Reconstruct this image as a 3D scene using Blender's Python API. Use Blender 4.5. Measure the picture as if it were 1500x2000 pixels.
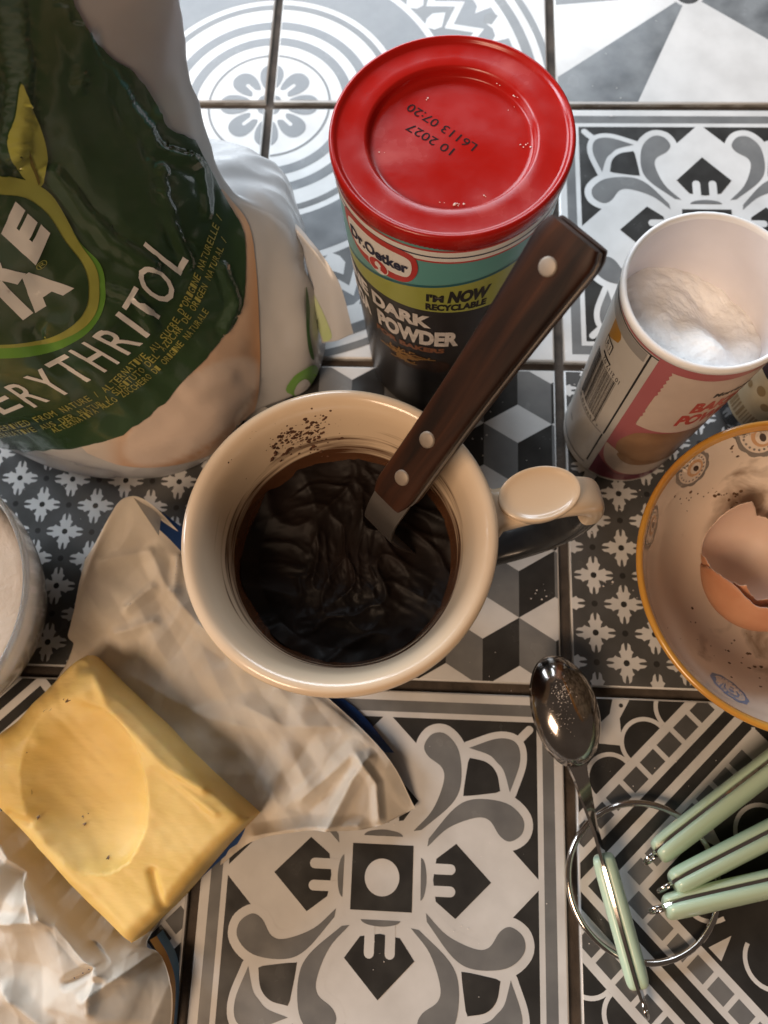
import bpy, bmesh, math, random
from mathutils import Vector, Matrix, Euler, noise
from mathutils.bvhtree import BVHTree
from mathutils.geometry import tessellate_polygon

for o in list(bpy.data.objects):
    bpy.data.objects.remove(o, do_unlink=True)
scene = bpy.context.scene
COL = scene.collection
R = math.radians
random.seed(7)

# ------------------------------------------------------------------ camera
CAM_LOC = Vector((0.08574, -0.31988, 0.33715))
CAM_ROT = Euler((0.27793, 0.03605, 0.03791), 'XYZ')
FOC = 1520.0                                   # focal length in pixels of the 1500 x 2000 photograph
cd = bpy.data.cameras.new('camera')
cd.sensor_fit = 'VERTICAL'
cd.sensor_height = 24.0
cd.lens = FOC / 2000.0 * 24.0
cd.clip_start = 0.005
cd.clip_end = 50
cam = bpy.data.objects.new('camera', cd)
cam.location = CAM_LOC
cam.rotation_euler = CAM_ROT
COL.objects.link(cam)
scene.camera = cam
cd.dof.use_dof = True
cd.dof.focus_distance = 0.262
cd.dof.aperture_fstop = 9.0

# ------------------------------------------------------------------ world and lamps
w = bpy.data.worlds.new('World')
scene.world = w
w.use_nodes = True
wb = w.node_tree.nodes['Background']
wb.inputs[0].default_value = (0.62, 0.48, 0.38, 1)
wb.inputs[1].default_value = 0.13


def area(name, loc, target, sx, sy, power, color):
    l = bpy.data.lights.new(name, 'AREA')
    l.shape = 'RECTANGLE'
    l.size, l.size_y = sx, sy
    l.energy = power
    l.color = color
    o = bpy.data.objects.new(name, l)
    o.location = loc
    o.rotation_euler = (Vector(target) - Vector(loc)).to_track_quat('-Z', 'Y').to_euler()
    COL.objects.link(o)
    return o


area('window_light', (-0.30, 1.05, 0.76), (0.08, -0.08, 0.0), 1.7, 0.75, 40.0, (0.80, 0.90, 1.0))
area('side_window_light', (-1.05, 0.16, 0.55), (-0.05, -0.24, 0.0), 0.45, 0.5, 15.0, (0.80, 0.90, 1.0))
area('kitchen_lamp', (-0.58, -1.10, 1.30), (0.05, -0.28, 0.0), 0.55, 0.55, 19.5, (1.0, 0.71, 0.48))

vs = scene.view_settings
vs.view_transform = 'Standard'
vs.look = 'None'
vs.exposure = 0.0
vs.gamma = 1.0
vs.use_curve_mapping = False

# ------------------------------------------------------------------ helpers
CAM_M = CAM_ROT.to_matrix()


def ray(px, py):
    return (CAM_M @ Vector(((px - 750) / FOC, (1000 - py) / FOC, -1.0))).normalized()


def U(px, py, z):
    """The point of the place at height z that the photograph shows at a pixel."""
    d = ray(px, py)
    return CAM_LOC + d * ((z - CAM_LOC.z) / d.z)


def tag(o, label=None, cat=None, group=None, kind=None):
    if label:
        o['label'] = label
    if cat:
        o['category'] = cat
    if group:
        o['group'] = group
    if kind:
        o['kind'] = kind
    return o


def empty(name, loc, label, cat, group=None):
    o = bpy.data.objects.new(name, None)
    o.empty_display_size = 0.01
    o.location = loc
    COL.objects.link(o)
    return tag(o, label, cat, group)


def world_loc(o):
    v = Vector((0, 0, 0))
    while o:
        v += o.location
        o = o.parent
    return v


def mk(name, verts, faces, mats, parent=None, idx=None, smooth=True, angle=None):
    """One mesh object from world-space points (moved into the parent's frame)."""
    off = world_loc(parent) if parent else Vector((0, 0, 0))
    me = bpy.data.meshes.new(name)
    me.from_pydata([Vector(v) - off for v in verts], [], faces)
    if not isinstance(mats, (list, tuple)):
        mats = [mats]
    for m in mats:
        me.materials.append(m)
    if idx:
        me.polygons.foreach_set('material_index', idx)
    if smooth:
        me.polygons.foreach_set('use_smooth', [True] * len(me.polygons))
        if angle is not None:
            me.set_sharp_from_angle(angle=R(angle))
    me.update()
    o = bpy.data.objects.new(name, me)
    if parent:
        o.parent = parent
    COL.objects.link(o)
    return o


def fix_normals(o):
    bm = bmesh.new()
    bm.from_mesh(o.data)
    bmesh.ops.remove_doubles(bm, verts=bm.verts, dist=1e-7)
    bmesh.ops.recalc_face_normals(bm, faces=bm.faces)
    bm.to_mesh(o.data)
    bm.free()
    return o


def lathe(prof, c, seg=96, closed=False):
    v, f = [], []
    n = len(prof)
    for k in range(seg):
        a = 2 * math.pi * k / seg
        for r, z in prof:
            v.append((c[0] + r * math.cos(a), c[1] + r * math.sin(a), z + (c[2] if len(c) > 2 else 0)))
    for k in range(seg):
        k2 = (k + 1) % seg
        for i in range(n - 1):
            f.append((k * n + i, k2 * n + i, k2 * n + i + 1, k * n + i + 1))
    return v, f


def cr(p0, p1, p2, p3, t):
    return 0.5 * ((2 * p1) + (p2 - p0) * t + (2 * p0 - 5 * p1 + 4 * p2 - p3) * t * t + (3 * p1 - p0 - 3 * p2 + p3) * t ** 3)


def spline(pts, n, closed=False):
    """Catmull-Rom through the points, n samples per span."""
    pts = [Vector(p) for p in pts]
    m = len(pts)
    out = []
    for i in range(m if closed else m - 1):
        if closed:
            a, b, c, d = pts[(i - 1) % m], pts[i], pts[(i + 1) % m], pts[(i + 2) % m]
        else:
            b, c = pts[i], pts[i + 1]
            a = pts[i - 1] if i > 0 else b * 2 - c
            d = pts[i + 2] if i + 2 < m else c * 2 - b
        for k in range(n):
            out.append(cr(a, b, c, d, k / n))
    if not closed:
        out.append(pts[-1].copy())
    return out


def patch(rows, nu, nv):
    """Smooth surface through a grid of control points -> rows of points."""
    rs = [spline(r, nu) for r in rows]
    cols = [spline([r[i] for r in rs], nv) for i in range(len(rs[0]))]
    return [[cols[i][j] for i in range(len(cols))] for j in range(len(cols[0]))]


def grid_faces(nr, nc, closed=False):
    f = []
    for j in range(nr - 1):
        for i in range(nc if closed else nc - 1):
            i2 = (i + 1) % nc
            f.append((j * nc + i, j * nc + i2, (j + 1) * nc + i2, (j + 1) * nc + i))
    return f


def tube(path, rad, seg=12, closed=False, flat=1.0, up=Vector((0, 0, 1))):
    path = [Vector(p) for p in path]
    v, f = [], []
    n = len(path)
    for i, p in enumerate(path):
        if closed:
            t = path[(i + 1) % n] - path[i - 1]
        else:
            t = path[min(i + 1, n - 1)] - path[max(i - 1, 0)]
        t.normalize()
        s = t.cross(up)
        s = s.normalized() if s.length > 1e-6 else Vector((1, 0, 0))
        u = s.cross(t).normalized()
        r = rad[i] if isinstance(rad, (list, tuple)) else rad
        for k in range(seg):
            a = 2 * math.pi * k / seg
            v.append(p + s * (math.cos(a) * r) + u * (math.sin(a) * r * flat))
    for i in range(n if closed else n - 1):
        i2 = (i + 1) % n
        for k in range(seg):
            k2 = (k + 1) % seg
            f.append((i * seg + k, i * seg + k2, i2 * seg + k2, i2 * seg + k))
    if not closed:
        f.append(tuple(range(seg))[::-1])
        f.append(tuple((n - 1) * seg + k for k in range(seg)))
    return v, f


def sstep0(a, b, x):
    t = max(0, min(1, (x - a) / (b - a)))
    return t * t * (3 - 2 * t)


def circle2(cx, cy, rx, ry=None, n=32, rot=0.0):
    ry = rx if ry is None else ry
    c, s = math.cos(rot), math.sin(rot)
    out = []
    for k in range(n):
        a = 2 * math.pi * k / n
        x, y = rx * math.cos(a), ry * math.sin(a)
        out.append((cx + x * c - y * s, cy + x * s + y * c))
    return out


def smooth2(pts, n=6, closed=True):
    return [(p.x, p.y) for p in spline([(x, y, 0) for x, y in pts], n, closed)]


# ------------------------------------------------------------------ materials
def nodes_of(name):
    m = bpy.data.materials.new(name)
    m.use_nodes = True
    nt = m.node_tree
    b = nt.nodes['Principled BSDF']
    return m, nt, b


def N(nt, typ, **kw):
    n = nt.nodes.new(typ)
    for k, v in kw.items():
        if k.startswith('i_'):
            key = k[2:].replace('_', ' ')
            n.inputs[int(key) if key.isdigit() else key].default_value = v
        else:
            setattr(n, k, v)
    return n


def rgba(c):
    return (c[0], c[1], c[2], 1.0)


def pm(name, col, rough=0.5, metal=0.0, col2=None, nscale=40.0, detail=4.0, contrast=(0.35, 0.65), bump=0.0, bscale=200.0,
       coat=0.0, sss=0.0, sss_col=None, trans=0.0, spec=0.5, rvar=0.0, ior=None, stretch=None, bdist=0.0005):
    """Principled surface with noise-driven colour, gloss and fine relief."""
    m, nt, b = nodes_of(name)
    L = nt.links.new
    tc = N(nt, 'ShaderNodeTexCoord')
    src = tc.outputs['Object']
    if stretch:
        mp = N(nt, 'ShaderNodeMapping')
        mp.inputs['Scale'].default_value = stretch
        L(src, mp.inputs['Vector'])
        src = mp.outputs['Vector']
    b.inputs['Base Color'].default_value = rgba(col)
    b.inputs['Roughness'].default_value = rough
    b.inputs['Metallic'].default_value = metal
    b.inputs['Specular IOR Level'].default_value = spec
    if ior:
        b.inputs['IOR'].default_value = ior
    b.inputs['Coat Weight'].default_value = coat
    b.inputs['Coat Roughness'].default_value = 0.08
    b.inputs['Transmission Weight'].default_value = trans
    if sss:
        b.inputs['Subsurface Weight'].default_value = sss
        b.inputs['Subsurface Radius'].default_value = sss_col or (0.006, 0.004, 0.002)
        b.inputs['Subsurface Scale'].default_value = 1.0
    if col2 is not None or rvar:
        nz = N(nt, 'ShaderNodeTexNoise', i_Scale=nscale, i_Detail=detail)
        L(src, nz.inputs['Vector'])
        if col2 is not None:
            rp = N(nt, 'ShaderNodeValToRGB')
            rp.color_ramp.elements[0].position = contrast[0]
            rp.color_ramp.elements[1].position = contrast[1]
            rp.color_ramp.elements[0].color = rgba(col)
            rp.color_ramp.elements[1].color = rgba(col2)
            L(nz.outputs[0], rp.inputs[0])
            L(rp.outputs[0], b.inputs['Base Color'])
        if rvar:
            mr = N(nt, 'ShaderNodeMapRange')
            mr.inputs['From Min'].default_value = 0.3
            mr.inputs['From Max'].default_value = 0.7
            mr.inputs['To Min'].default_value = max(0.02, rough - rvar)
            mr.inputs['To Max'].default_value = rough + rvar
            L(nz.outputs[0], mr.inputs['Value'])
            L(mr.outputs[0], b.inputs['Roughness'])
    if bump:
        nb = N(nt, 'ShaderNodeTexNoise', i_Scale=bscale, i_Detail=3.0)
        L(src, nb.inputs['Vector'])
        bp = N(nt, 'ShaderNodeBump')
        bp.inputs['Strength'].default_value = bump
        bp.inputs['Distance'].default_value = bdist
        L(nb.outputs[0], bp.inputs['Height'])
        L(bp.outputs[0], b.inputs['Normal'])
    return m


M = {}
M['tile_white'] = pm('tile_white', (0.63, 0.62, 0.605), 0.2, col2=(0.53, 0.52, 0.505), nscale=45, rvar=0.07, bump=0.18, bscale=28, bdist=0.002, spec=0.3)
M['tile_grey'] = pm('tile_grey', (0.135, 0.135, 0.135), 0.22, col2=(0.175, 0.175, 0.172), nscale=60, rvar=0.07, bump=0.18, bscale=28, bdist=0.002, spec=0.3)
M['tile_midgrey'] = pm('tile_midgrey', (0.15, 0.155, 0.16), 0.22, col2=(0.19, 0.195, 0.20), nscale=60, rvar=0.07, bump=0.18, bscale=28, bdist=0.002, spec=0.3)
M['tile_marble'] = pm('tile_marble', (0.085, 0.09, 0.095), 0.22, col2=(0.20, 0.21, 0.215), nscale=42, detail=7, contrast=(0.38, 0.66), rvar=0.07, bump=0.18, bscale=28, bdist=0.002, spec=0.3)
M['tile_black'] = pm('tile_black', (0.028, 0.027, 0.026), 0.22, col2=(0.04, 0.039, 0.037), nscale=70, rvar=0.07, bump=0.18, bscale=28, bdist=0.002, spec=0.3)
M['tile_dark'] = pm('tile_dark', (0.07, 0.069, 0.067), 0.22, col2=(0.09, 0.089, 0.087), nscale=70, rvar=0.07, bump=0.18, bscale=28, bdist=0.002, spec=0.3)
M['tile_edge'] = pm('tile_edge', (0.45, 0.43, 0.40), 0.3, col2=(0.2, 0.18, 0.15), nscale=120, rvar=0.07)
M['grout'] = pm('grout', (0.030, 0.022, 0.016), 0.85, col2=(0.085, 0.064, 0.048), nscale=70, detail=6, bump=0.6, bscale=900, bdist=0.0006)
M['clear'] = pm('clear_glass', (0.95, 0.95, 0.94), 0.16, trans=.82, ior=1.3)

# ------------------------------------------------------------------ printed tile patterns
T = 0.15
HT = 0.4850            # half a tile (in tile units), the rest is grout
WIN = 0.4800           # printed face


class Paint:
    """Collects flat printed shapes in tile units; every shape lies a hair above the last one."""

    def __init__(self):
        self.v, self.f, self.m = [], [], []
        self.layer = 0

    def _clip(self, poly):
        for ax, sg in ((0, 1), (0, -1), (1, 1), (1, -1)):
            out = []
            for i in range(len(poly)):
                a, b = poly[i - 1], poly[i]
                da, db = WIN - sg * a[ax], WIN - sg * b[ax]
                if (da >= 0) != (db >= 0):
                    t = da / (da - db)
                    out.append((a[0] + (b[0] - a[0]) * t, a[1] + (b[1] - a[1]) * t))
                if db >= 0:
                    out.append(b)
            poly = out
            if len(poly) < 3:
                return None
        return poly

    def _emit(self, poly, m):
        poly = self._clip(poly)
        if not poly:
            return
        a = sum(poly[i - 1][0] * poly[i][1] - poly[i][0] * poly[i - 1][1] for i in range(len(poly)))
        if abs(a) < 1e-9:
            return
        if a < 0:
            poly = poly[::-1]
        z = 1.5e-6 * self.layer
        k = len(self.v)
        self.v += [(p[0] * T, p[1] * T, z) for p in poly]
        self.f.append(tuple(range(k, k + len(poly))))
        self.m.append(m)

    def poly(self, pts, m, same=False):
        self.layer += 0 if same else 1
        tri = tessellate_polygon([[Vector((x, y, 0)) for x, y in pts]])
        for t in tri:
            self._emit([pts[i] for i in t], m)

    def quads(self, quads, m):
        self.layer += 1
        for q in quads:
            self._emit(list(q), m)

    def stroke(self, pts, wd, m, closed=False, cap=True):
        self.layer += 1
        n = len(pts)
        L, Rr = [], []
        for i in range(n):
            if closed:
                a, b, c = pts[i - 1], pts[i], pts[(i + 1) % n]
            else:
                a, b, c = pts[max(i - 1, 0)], pts[i], pts[min(i + 1, n - 1)]
            t1 = Vector((b[0] - a[0], b[1] - a[1]))
            t2 = Vector((c[0] - b[0], c[1] - b[1]))
            if t1.length < 1e-9:
                t1 = t2
            if t2.length < 1e-9:
                t2 = t1
            t1, t2 = t1.normalized(), t2.normalized()
            nn = Vector((-(t1.y + t2.y), t1.x + t2.x))
            nn = nn.normalized() if nn.length > 1e-6 else Vector((-t1.y, t1.x))
            k = wd / 2 / max(0.45, nn.dot(Vector((-t1.y, t1.x))))
            L.append((b[0] + nn.x * k, b[1] + nn.y * k))
            Rr.append((b[0] - nn.x * k, b[1] - nn.y * k))
        for i in range(n if closed else n - 1):
            j = (i + 1) % n
            self._emit([L[i], L[j], Rr[j], Rr[i]], m)
        if cap and not closed:
            for e, q in ((0, 1), (n - 1, n - 2)):
                self.layer += 1
                self.poly(circle2(pts[e][0], pts[e][1], wd / 2, n=14), m)

    def ring(self, c, r0, r1, m, a0=0, a1=360, n=120):
        q = []
        for k in range(n):
            A, B = R(a0 + (a1 - a0) * k / n), R(a0 + (a1 - a0) * (k + 1) / n)
            q.append([(c[0] + r * math.cos(a), c[1] + r * math.sin(a)) for r, a in ((r0, A), (r1, A), (r1, B), (r0, B))])
        self.quads(q, m)

    def rect(self, x0, y0, x1, y1, m):
        self.quads([[(x0, y0), (x1, y0), (x1, y1), (x0, y1)]], m)


def grow(pts, d):
    """Outline pushed outward by d, rounded at sharp tips."""
    n = len(pts)
    area_ = sum(pts[i - 1][0] * pts[i][1] - pts[i][0] * pts[i - 1][1] for i in range(n))
    if area_ < 0:
        pts = pts[::-1]
    out = []
    for i in range(n):
        a, b, c = Vector(pts[i - 1]), Vector(pts[i]), Vector(pts[(i + 1) % n])
        t1, t2 = (b - a), (c - b)
        if t1.length < 1e-9 or t2.length < 1e-9:
            continue
        t1.normalize()
        t2.normalize()
        a1, a2 = math.atan2(-t1.x, t1.y), math.atan2(-t2.x, t2.y)
        turn = (a2 - a1 + math.pi) % (2 * math.pi) - math.pi
        if turn > .25:
            k = max(2, int(turn / .3) + 1)
            for q in range(k + 1):
                aa = a1 + turn * q / k
                out.append((b.x + d * math.cos(aa), b.y + d * math.sin(aa)))
        else:
            aa = a1 + turn / 2
            k = d / max(.7, math.cos(turn / 2))
            out.append((b.x + k * math.cos(aa), b.y + k * math.sin(aa)))
    return out


MI = ['tile_white', 'tile_grey', 'tile_midgrey', 'tile_marble', 'tile_black', 'tile_dark', 'tile_edge']
WH, GR, MG, MA, BK, DK, ED = range(7)


def d4(pts, k, mir):
    out = []
    for x, y in pts:
        if mir:
            x, y = y, x
        for _ in range(k):
            x, y = -y, x
        out.append((x, y))
    return out


def tile_ornate():
    p = Paint()
    p.rect(-.458, -.458, .458, .458, GR)
    p.rect(-.427, -.427, .427, .427, WH)
    p.rect(-.412, -.412, .412, .412, BK)
    scroll = smooth2([(.080, .118), (.13, .174), (.158, .245), (.153, .283), (.115, .311), (.103, .339), (.125, .371), (.163, .372), (.199, .328),
                      (.206, .247), (.181, .190), (.101, .121)], 5, False)
    cres = smooth2([(.226, .338), (.306, .366), (.356, .356), (.366, .306), (.338, .226)], 6, False)[:-1] + smooth2([(.338, .226), (.322, .280), (.303, .303), (.280, .322), (.226, .338)], 6, False)[:-1]
    petal = smooth2([(.229, .312), (.275, .302), (.302, .275), (.312, .229)], 5, False) + smooth2([(.300, .224), (.222, .213), (.213, .222), (.224, .300)], 5, False)
    D = .425
    p.poly([(D, 0), (0, D), (-D, 0), (0, -D)], WH)
    for k in range(4):
        for mir in (0, 1):
            p.poly(d4(grow(scroll, .023), k, mir), WH)
        p.poly(d4(grow(cres, .018), k, 0), WH)
        p.poly(d4(grow(petal, .017), k, 0), WH)
        p.stroke(d4([(.35, .35), (.392, .392)], k, 0), .022, WH)
    for k in range(4):
        for mir in (0, 1):
            p.poly(d4(scroll, k, mir), GR)
        p.poly(d4(cres, k, 0), GR)
        p.poly(d4(petal, k, 0), BK)
        kite = [(.288, 0), (.195, .091), (.143, .052), (.135, 0), (.143, -.052), (.195, -.091)]
        p.poly(d4(kite, k, 0), BK)
        for s in (-1, 1):
            p.stroke(d4([(.12, s * .027), (.181, s * .027)], k, 0), .026, WH)
        lens = [(.102 + .016 * math.cos(a), .052 * math.sin(a)) for a in [R(-90 + 9 * i) for i in range(21)]]
        p.poly(d4([(.103, -.052)] + lens + [(.103, .052)], k, 0), GR)
    p.rect(-.081, -.081, .081, .081, BK)
    p.poly(circle2(0, 0, .046), WH)
    return p


def tile_cross():
    p = Paint()
    p.rect(-WIN, -WIN, WIN, WIN, DK)
    st = 1 / 12
    p.layer = 8
    arm = [(.17, .17), (.20, .30), (.25, .37), (.17, .44), (.145, .60), (.065, .68), (.038, .46), (0, .40), (-.038, .46), (-.065, .68), (-.145, .60),
           (-.17, .44), (-.25, .37), (-.20, .30)]
    pts = []
    for k in range(4):
        pts += [(x * st, y * st) for x, y in d4(arm, k, 0)]
    for i in range(0, 13):
        for j in range(0, 13):
            x, y = -.5 + i * st, -.5 + j * st
            if (i + j) % 2 == 1:
                p.layer = 4
                p.poly([(x + a, y + b) for a, b in pts], WH, True)
                p.layer = 8
            p.poly(circle2(x, y, .0090, n=12), BK, True)
    return p


def tile_cube():
    p = Paint()
    wd, hh, st = .208, .0635, .2
    lt, md, dk = [], [], []
    for r in range(-1, 7):
        for c in range(-1, 7):
            x = -.5 + .868 - 4 * wd + c * wd + (wd / 2 if r % 2 == 0 else 0)
            y = .5 - (r * st - .002)
            A, B, C, Dd = (x - wd / 2, y), (x, y - hh), (x + wd / 2, y), (x, y + hh)
            lt.append([A, B, C, Dd])
            low = (x, y - st)
            md.append([A, B, low, (x - wd / 2, y - st + hh)])
            dk.append([C, B, low, (x + wd / 2, y - st + hh)])
    p.quads(lt, WH)
    p.quads(md, GR)
    p.quads(dk, BK)
    return p


def tile_circle():
    p = Paint()
    c = (-.5, -.5)
    p.ring(c, .655, .90, MG, 0, 90, 60)
    p.ring(c, .655, .735, GR, 0, 90, 60)
    # zigzag line with darker teeth inside it
    zz = []
    for k in range(-1, 11):
        zz.append((.725, -1 + 10 * k))
        zz.append((.812, 4 + 10 * k))
    z2 = [(c[0] + r * math.cos(R(a)), c[1] + r * math.sin(R(a))) for r, a in zz]
    for k in range(len(zz) // 2 - 1):
        tri = [(.70, -1 + 10 * k), (.725, -1 + 10 * k), (.812, 4 + 10 * k), (.725, 9 + 10 * k), (.70, 9 + 10 * k)]
        p.poly([(c[0] + r * math.cos(R(a)), c[1] + r * math.sin(R(a))) for r, a in tri], GR)
    p.stroke(z2, .024, WH)
    for k in range(-1, 10):
        def lf(pts, m):
            p.poly([(c[0] + r * math.cos(R(a)), c[1] + r * math.sin(R(a))) for r, a in pts], m)
        b = 2.6 + 10 * k
        lf([(.655, b - .8), (.672, b - 2.6), (.700, b - 2.8), (.745, b + 1.2), (.705, b + 3.0), (.675, b + 2.4), (.655, b + .8)], WH)
        # pale scallops on the outer rim with small grey leaves
        lf([(.955, b - 3.6), (.835, b - 3.2), (.858, b - 1.6), (.862, b + .6), (.850, b + 2.6), (.955, b + 4.0)], WH)
        lf([(.842, b + 3.2), (.866, b + 1.8), (.905, b + 3.6), (.888, b + 5.2), (.86, b + 5.2)], GR)
    p.ring(c, .905, .926, WH, 0, 90, 60)
    p.ring(c, .926, .962, GR, 0, 90, 60)
    p.ring(c, .990, 1.016, GR, 0, 90, 60)
    p.ring(c, .475, .630, MG, 0, 90, 60)
    p.ring(c, .430, .453, GR, 0, 90, 60)
    p.ring(c, .337, .372, MG, 0, 90, 60)
    p.ring(c, .265, .300, MG, 0, 90, 60)
    p.ring(c, .212, .221, GR, 0, 90, 60)
    for a in (0, 45, 90):
        ca, sa = math.cos(R(a)), math.sin(R(a))
        seed = smooth2([(.072, .022), (.11, .040), (.15, .040), (.174, .018), (.174, -.018), (.15, -.040), (.11, -.040), (.072, -.022), (.088, -.004), (.088, .004)], 4)
        p.poly([(c[0] + x * ca - y * sa, c[1] + x * sa + y * ca) for x, y in seed], MG)
        p.stroke([(c[0] + x * ca, c[1] + x * sa) for x in (.05, .118)], .013, WH)
    p.poly([c, (c[0] + .05, c[1]), (c[0] + .035, c[1] + .035), (c[0], c[1] + .05)], MG)
    return p


def tile_star():
    p = Paint()
    q = .5
    ang = [10, 47, 82, 128, 172, 218, 247, 322]
    for i in range(8):
        a, b = ang[i], ang[(i + 1) % 8] + (360 if i == 7 else 0)
        pts = [(0, 0)] + [(.8 * math.cos(R(a + (b - a) * k / 4)), .8 * math.sin(R(a + (b - a) * k / 4))) for k in range(5)]
        p.poly(pts, MA if i % 2 == 1 else WH)
    p.poly([(0, 0)] + [(.8 * math.cos(R(x)), .8 * math.sin(R(x))) for x in (172, 180, 186)], GR)
    p.poly(circle2(0, 0, .058), WH)
    p.poly(circle2(0, 0, .046), BK)
    return p


def tile_stripe():
    p = Paint()
    p.rect(-WIN, -WIN, WIN, WIN, BK)

    def dia(r, m):
        p.poly([(r, 0), (0, r), (-r, 0), (0, -r)], m)
    # scallops and kites in the corners
    for k in range(4):
        for u0 in (.012, .109, .206, .303):
            # half circles standing on the outer diagonal line
            cx, cy = -.5 + u0, .5 - (.34 - u0)
            arc = [(cx + .064 * math.cos(R(a)), cy + .064 * math.sin(R(a))) for a in range(45, 226, 9)]
            p.stroke(d4(arc, k, 0), .0115, WH, cap=False)
        star = [(.126, .0), (.179, .0), (.139, .071), (.143, .143), (.071, .139), (.0, .20), (.0, .165), (.085, .085), (.112, .06)]
        p.poly(d4([(-.5 + a, .5 - b) for a, b in star], k, 0), WH)
        p.poly(d4(circle2(-.5 + .144, .5 - .036, .006, n=10), k, 0), BK)
        p.stroke(d4([(-.5, .43), (-.41, .5)], k, 0), .011, WH, cap=False)
    for r, m in ((.66, WH), (.627, WH), (.563, WH), (.535, BK), (.494, WH), (.461, BK), (.42, WH), (.335, WH), (.305, BK)):
        dia(r, m)
    for r0, r1 in ((.627, .563), (.396, .335)):
        for k in range(4):
            sq = []
            n = int(r0 / .047) + 1
            for i in range(n):
                s0 = (r0 - r1) / 2 + .005 + i * .0475
                s1 = s0 + .0375
                # along the side from (r,0) towards (0,r)
                q = []
                for r, s in ((r1, s0), (r0, s0), (r0, s1), (r1, s1)):
                    d = (r0 - r) / 2
                    x, y = r0 - s - d, s - d
                    q.append((x, y))
                if q[3][0] > .004:
                    sq.append(d4(q, k, 0))
            p.quads(sq, DK if r0 > .5 else GR)
    for k in range(4):
        p.stroke(d4([(.335, 0), (.42, 0)], k, 0), .010, WH, cap=False)
        arc = [(.15 + .07 * math.cos(R(a)), .07 * math.sin(R(a))) for a in range(-120, 121, 10)]
        p.stroke(d4(arc, k, 0), .011, WH, cap=False)
        p.poly(d4([(.10, .10), (.16, .13), (.13, .16)], k, 0), WH)
    return p


def tile_mesh(name, p):
    bm = bmesh.new()
    h, b = HT * T, 0.0009
    # body with an eased edge
    rings = [(h, -0.008), (h, -b), (h - b * .3, -b * .3), (h - b, 0.0)]
    prev = None
    for r, z in rings:
        vs_ = [bm.verts.new((sx * r, sy * r, z)) for sx, sy in ((-1, -1), (1, -1), (1, 1), (-1, 1))]
        if prev:
            for i in range(4):
                f = bm.faces.new((prev[i], prev[(i + 1) % 4], vs_[(i + 1) % 4], vs_[i]))
                f.material_index = WH if z > -b else ED
                f.smooth = z > -b
        prev = vs_
    f = bm.faces.new(prev)
    f.material_index = WH
    base = len(bm.verts)
    vs_ = [bm.verts.new(v) for v in p.v]
    for fc, m in zip(p.f, p.m):
        try:
            f = bm.faces.new([vs_[i] for i in fc])
            f.material_index = m
        except ValueError:
            pass
    me = bpy.data.meshes.new(name)
    bm.to_mesh(me)
    bm.free()
    for n in MI:
        me.materials.append(M[n])
    return me


TM = {k: tile_mesh('tile_' + k, f()) for k, f in dict(ornate=tile_ornate, cross=tile_cross, cube=tile_cube, circle=tile_circle, star=tile_star,
                                                     stripe=tile_stripe).items()}
x0, x1, y0, y1 = -2.06 * T, 3.06 * T, -5.06 * T, 3.06 * T
ct_v = [(x0, y0, -.03), (x1, y0, -.03), (x1, y1, -.03), (x0, y1, -.03), (x0, y0, -.0030), (x1, y0, -.0030), (x1, y1, -.0030), (x0, y1, -.0030)]
ct_f = [(3, 2, 1, 0), (4, 5, 6, 7), (0, 1, 5, 4), (1, 2, 6, 5), (2, 3, 7, 6), (3, 0, 4, 7)]
counter = mk('countertop', ct_v, ct_f, M['grout'], smooth=False)
tag(counter, 'dark grouted worktop under the patterned tiles', None, None, 'structure')
layout = {(-1, -1): ('circle', 90), (0, -1): ('circle', 0), (-1, 0): ('circle', 180), (0, 0): ('circle', -90), (1, -1): ('star', 0), (1, 0): ('ornate', 0),
          (-1, 1): ('cross', 0), (0, 1): ('cube', 0), (1, 1): ('cross', 0), (-1, 2): ('stripe', 0), (0, 2): ('ornate', 0), (1, 2): ('stripe', 0)}
spare = ['cube', 'ornate', 'cross', 'star', 'stripe']
for i in range(-2, 3):
    for j in range(-3, 5):
        k, a = layout.get((i, j), (spare[(i * 3 + j * 2) % 5], 0))
        t = bpy.data.objects.new('tile', TM[k])
        t.location = ((i + .5) * T + random.uniform(-.0002, .0002), -(j + .5) * T + random.uniform(-.0002, .0002), random.uniform(-.0003, 0))
        t.rotation_euler = (R(random.uniform(-.12, .12)), R(random.uniform(-.12, .12)), R(a + random.uniform(-.15, .15)))
        t.parent = counter
        COL.objects.link(t)


# ------------------------------------------------------------------ printing on curved things
def text2d(txt, bold=0.0):
    """Outline text as flat triangles; returns points, faces and its extents."""
    cu = bpy.data.curves.new('lettering', 'FONT')
    cu.body = txt
    cu.size = 1.0
    cu.offset = bold
    cu.resolution_u = 3
    o = bpy.data.objects.new('lettering', cu)
    COL.objects.link(o)
    dg = bpy.context.evaluated_depsgraph_get()
    dg.update()
    ev = o.evaluated_get(dg)
    me = ev.to_mesh()
    v = [(p.co.x, p.co.y) for p in me.vertices]
    f = [tuple(p.vertices) for p in me.polygons]
    ev.to_mesh_clear()
    bpy.data.objects.remove(o, do_unlink=True)
    bpy.data.curves.remove(cu)
    if not v:
        return [], [], (0, 0, 1, 1)
    xs, ys = [p[0] for p in v], [p[1] for p in v]
    return v, f, (min(xs), min(ys), max(xs), max(ys))


def text_box(txt, bold=0.0, cap=True):
    """Text scaled so that it fills x 0..1 and its capitals fill y 0..1."""
    v, f, (a, b, c, d) = text2d(txt, bold)
    if cap:
        _, _, (_, b, _, d) = text2d('H', bold)
    return [((x - a) / (c - a), (y - b) / (d - b)) for x, y in v], f


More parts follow.
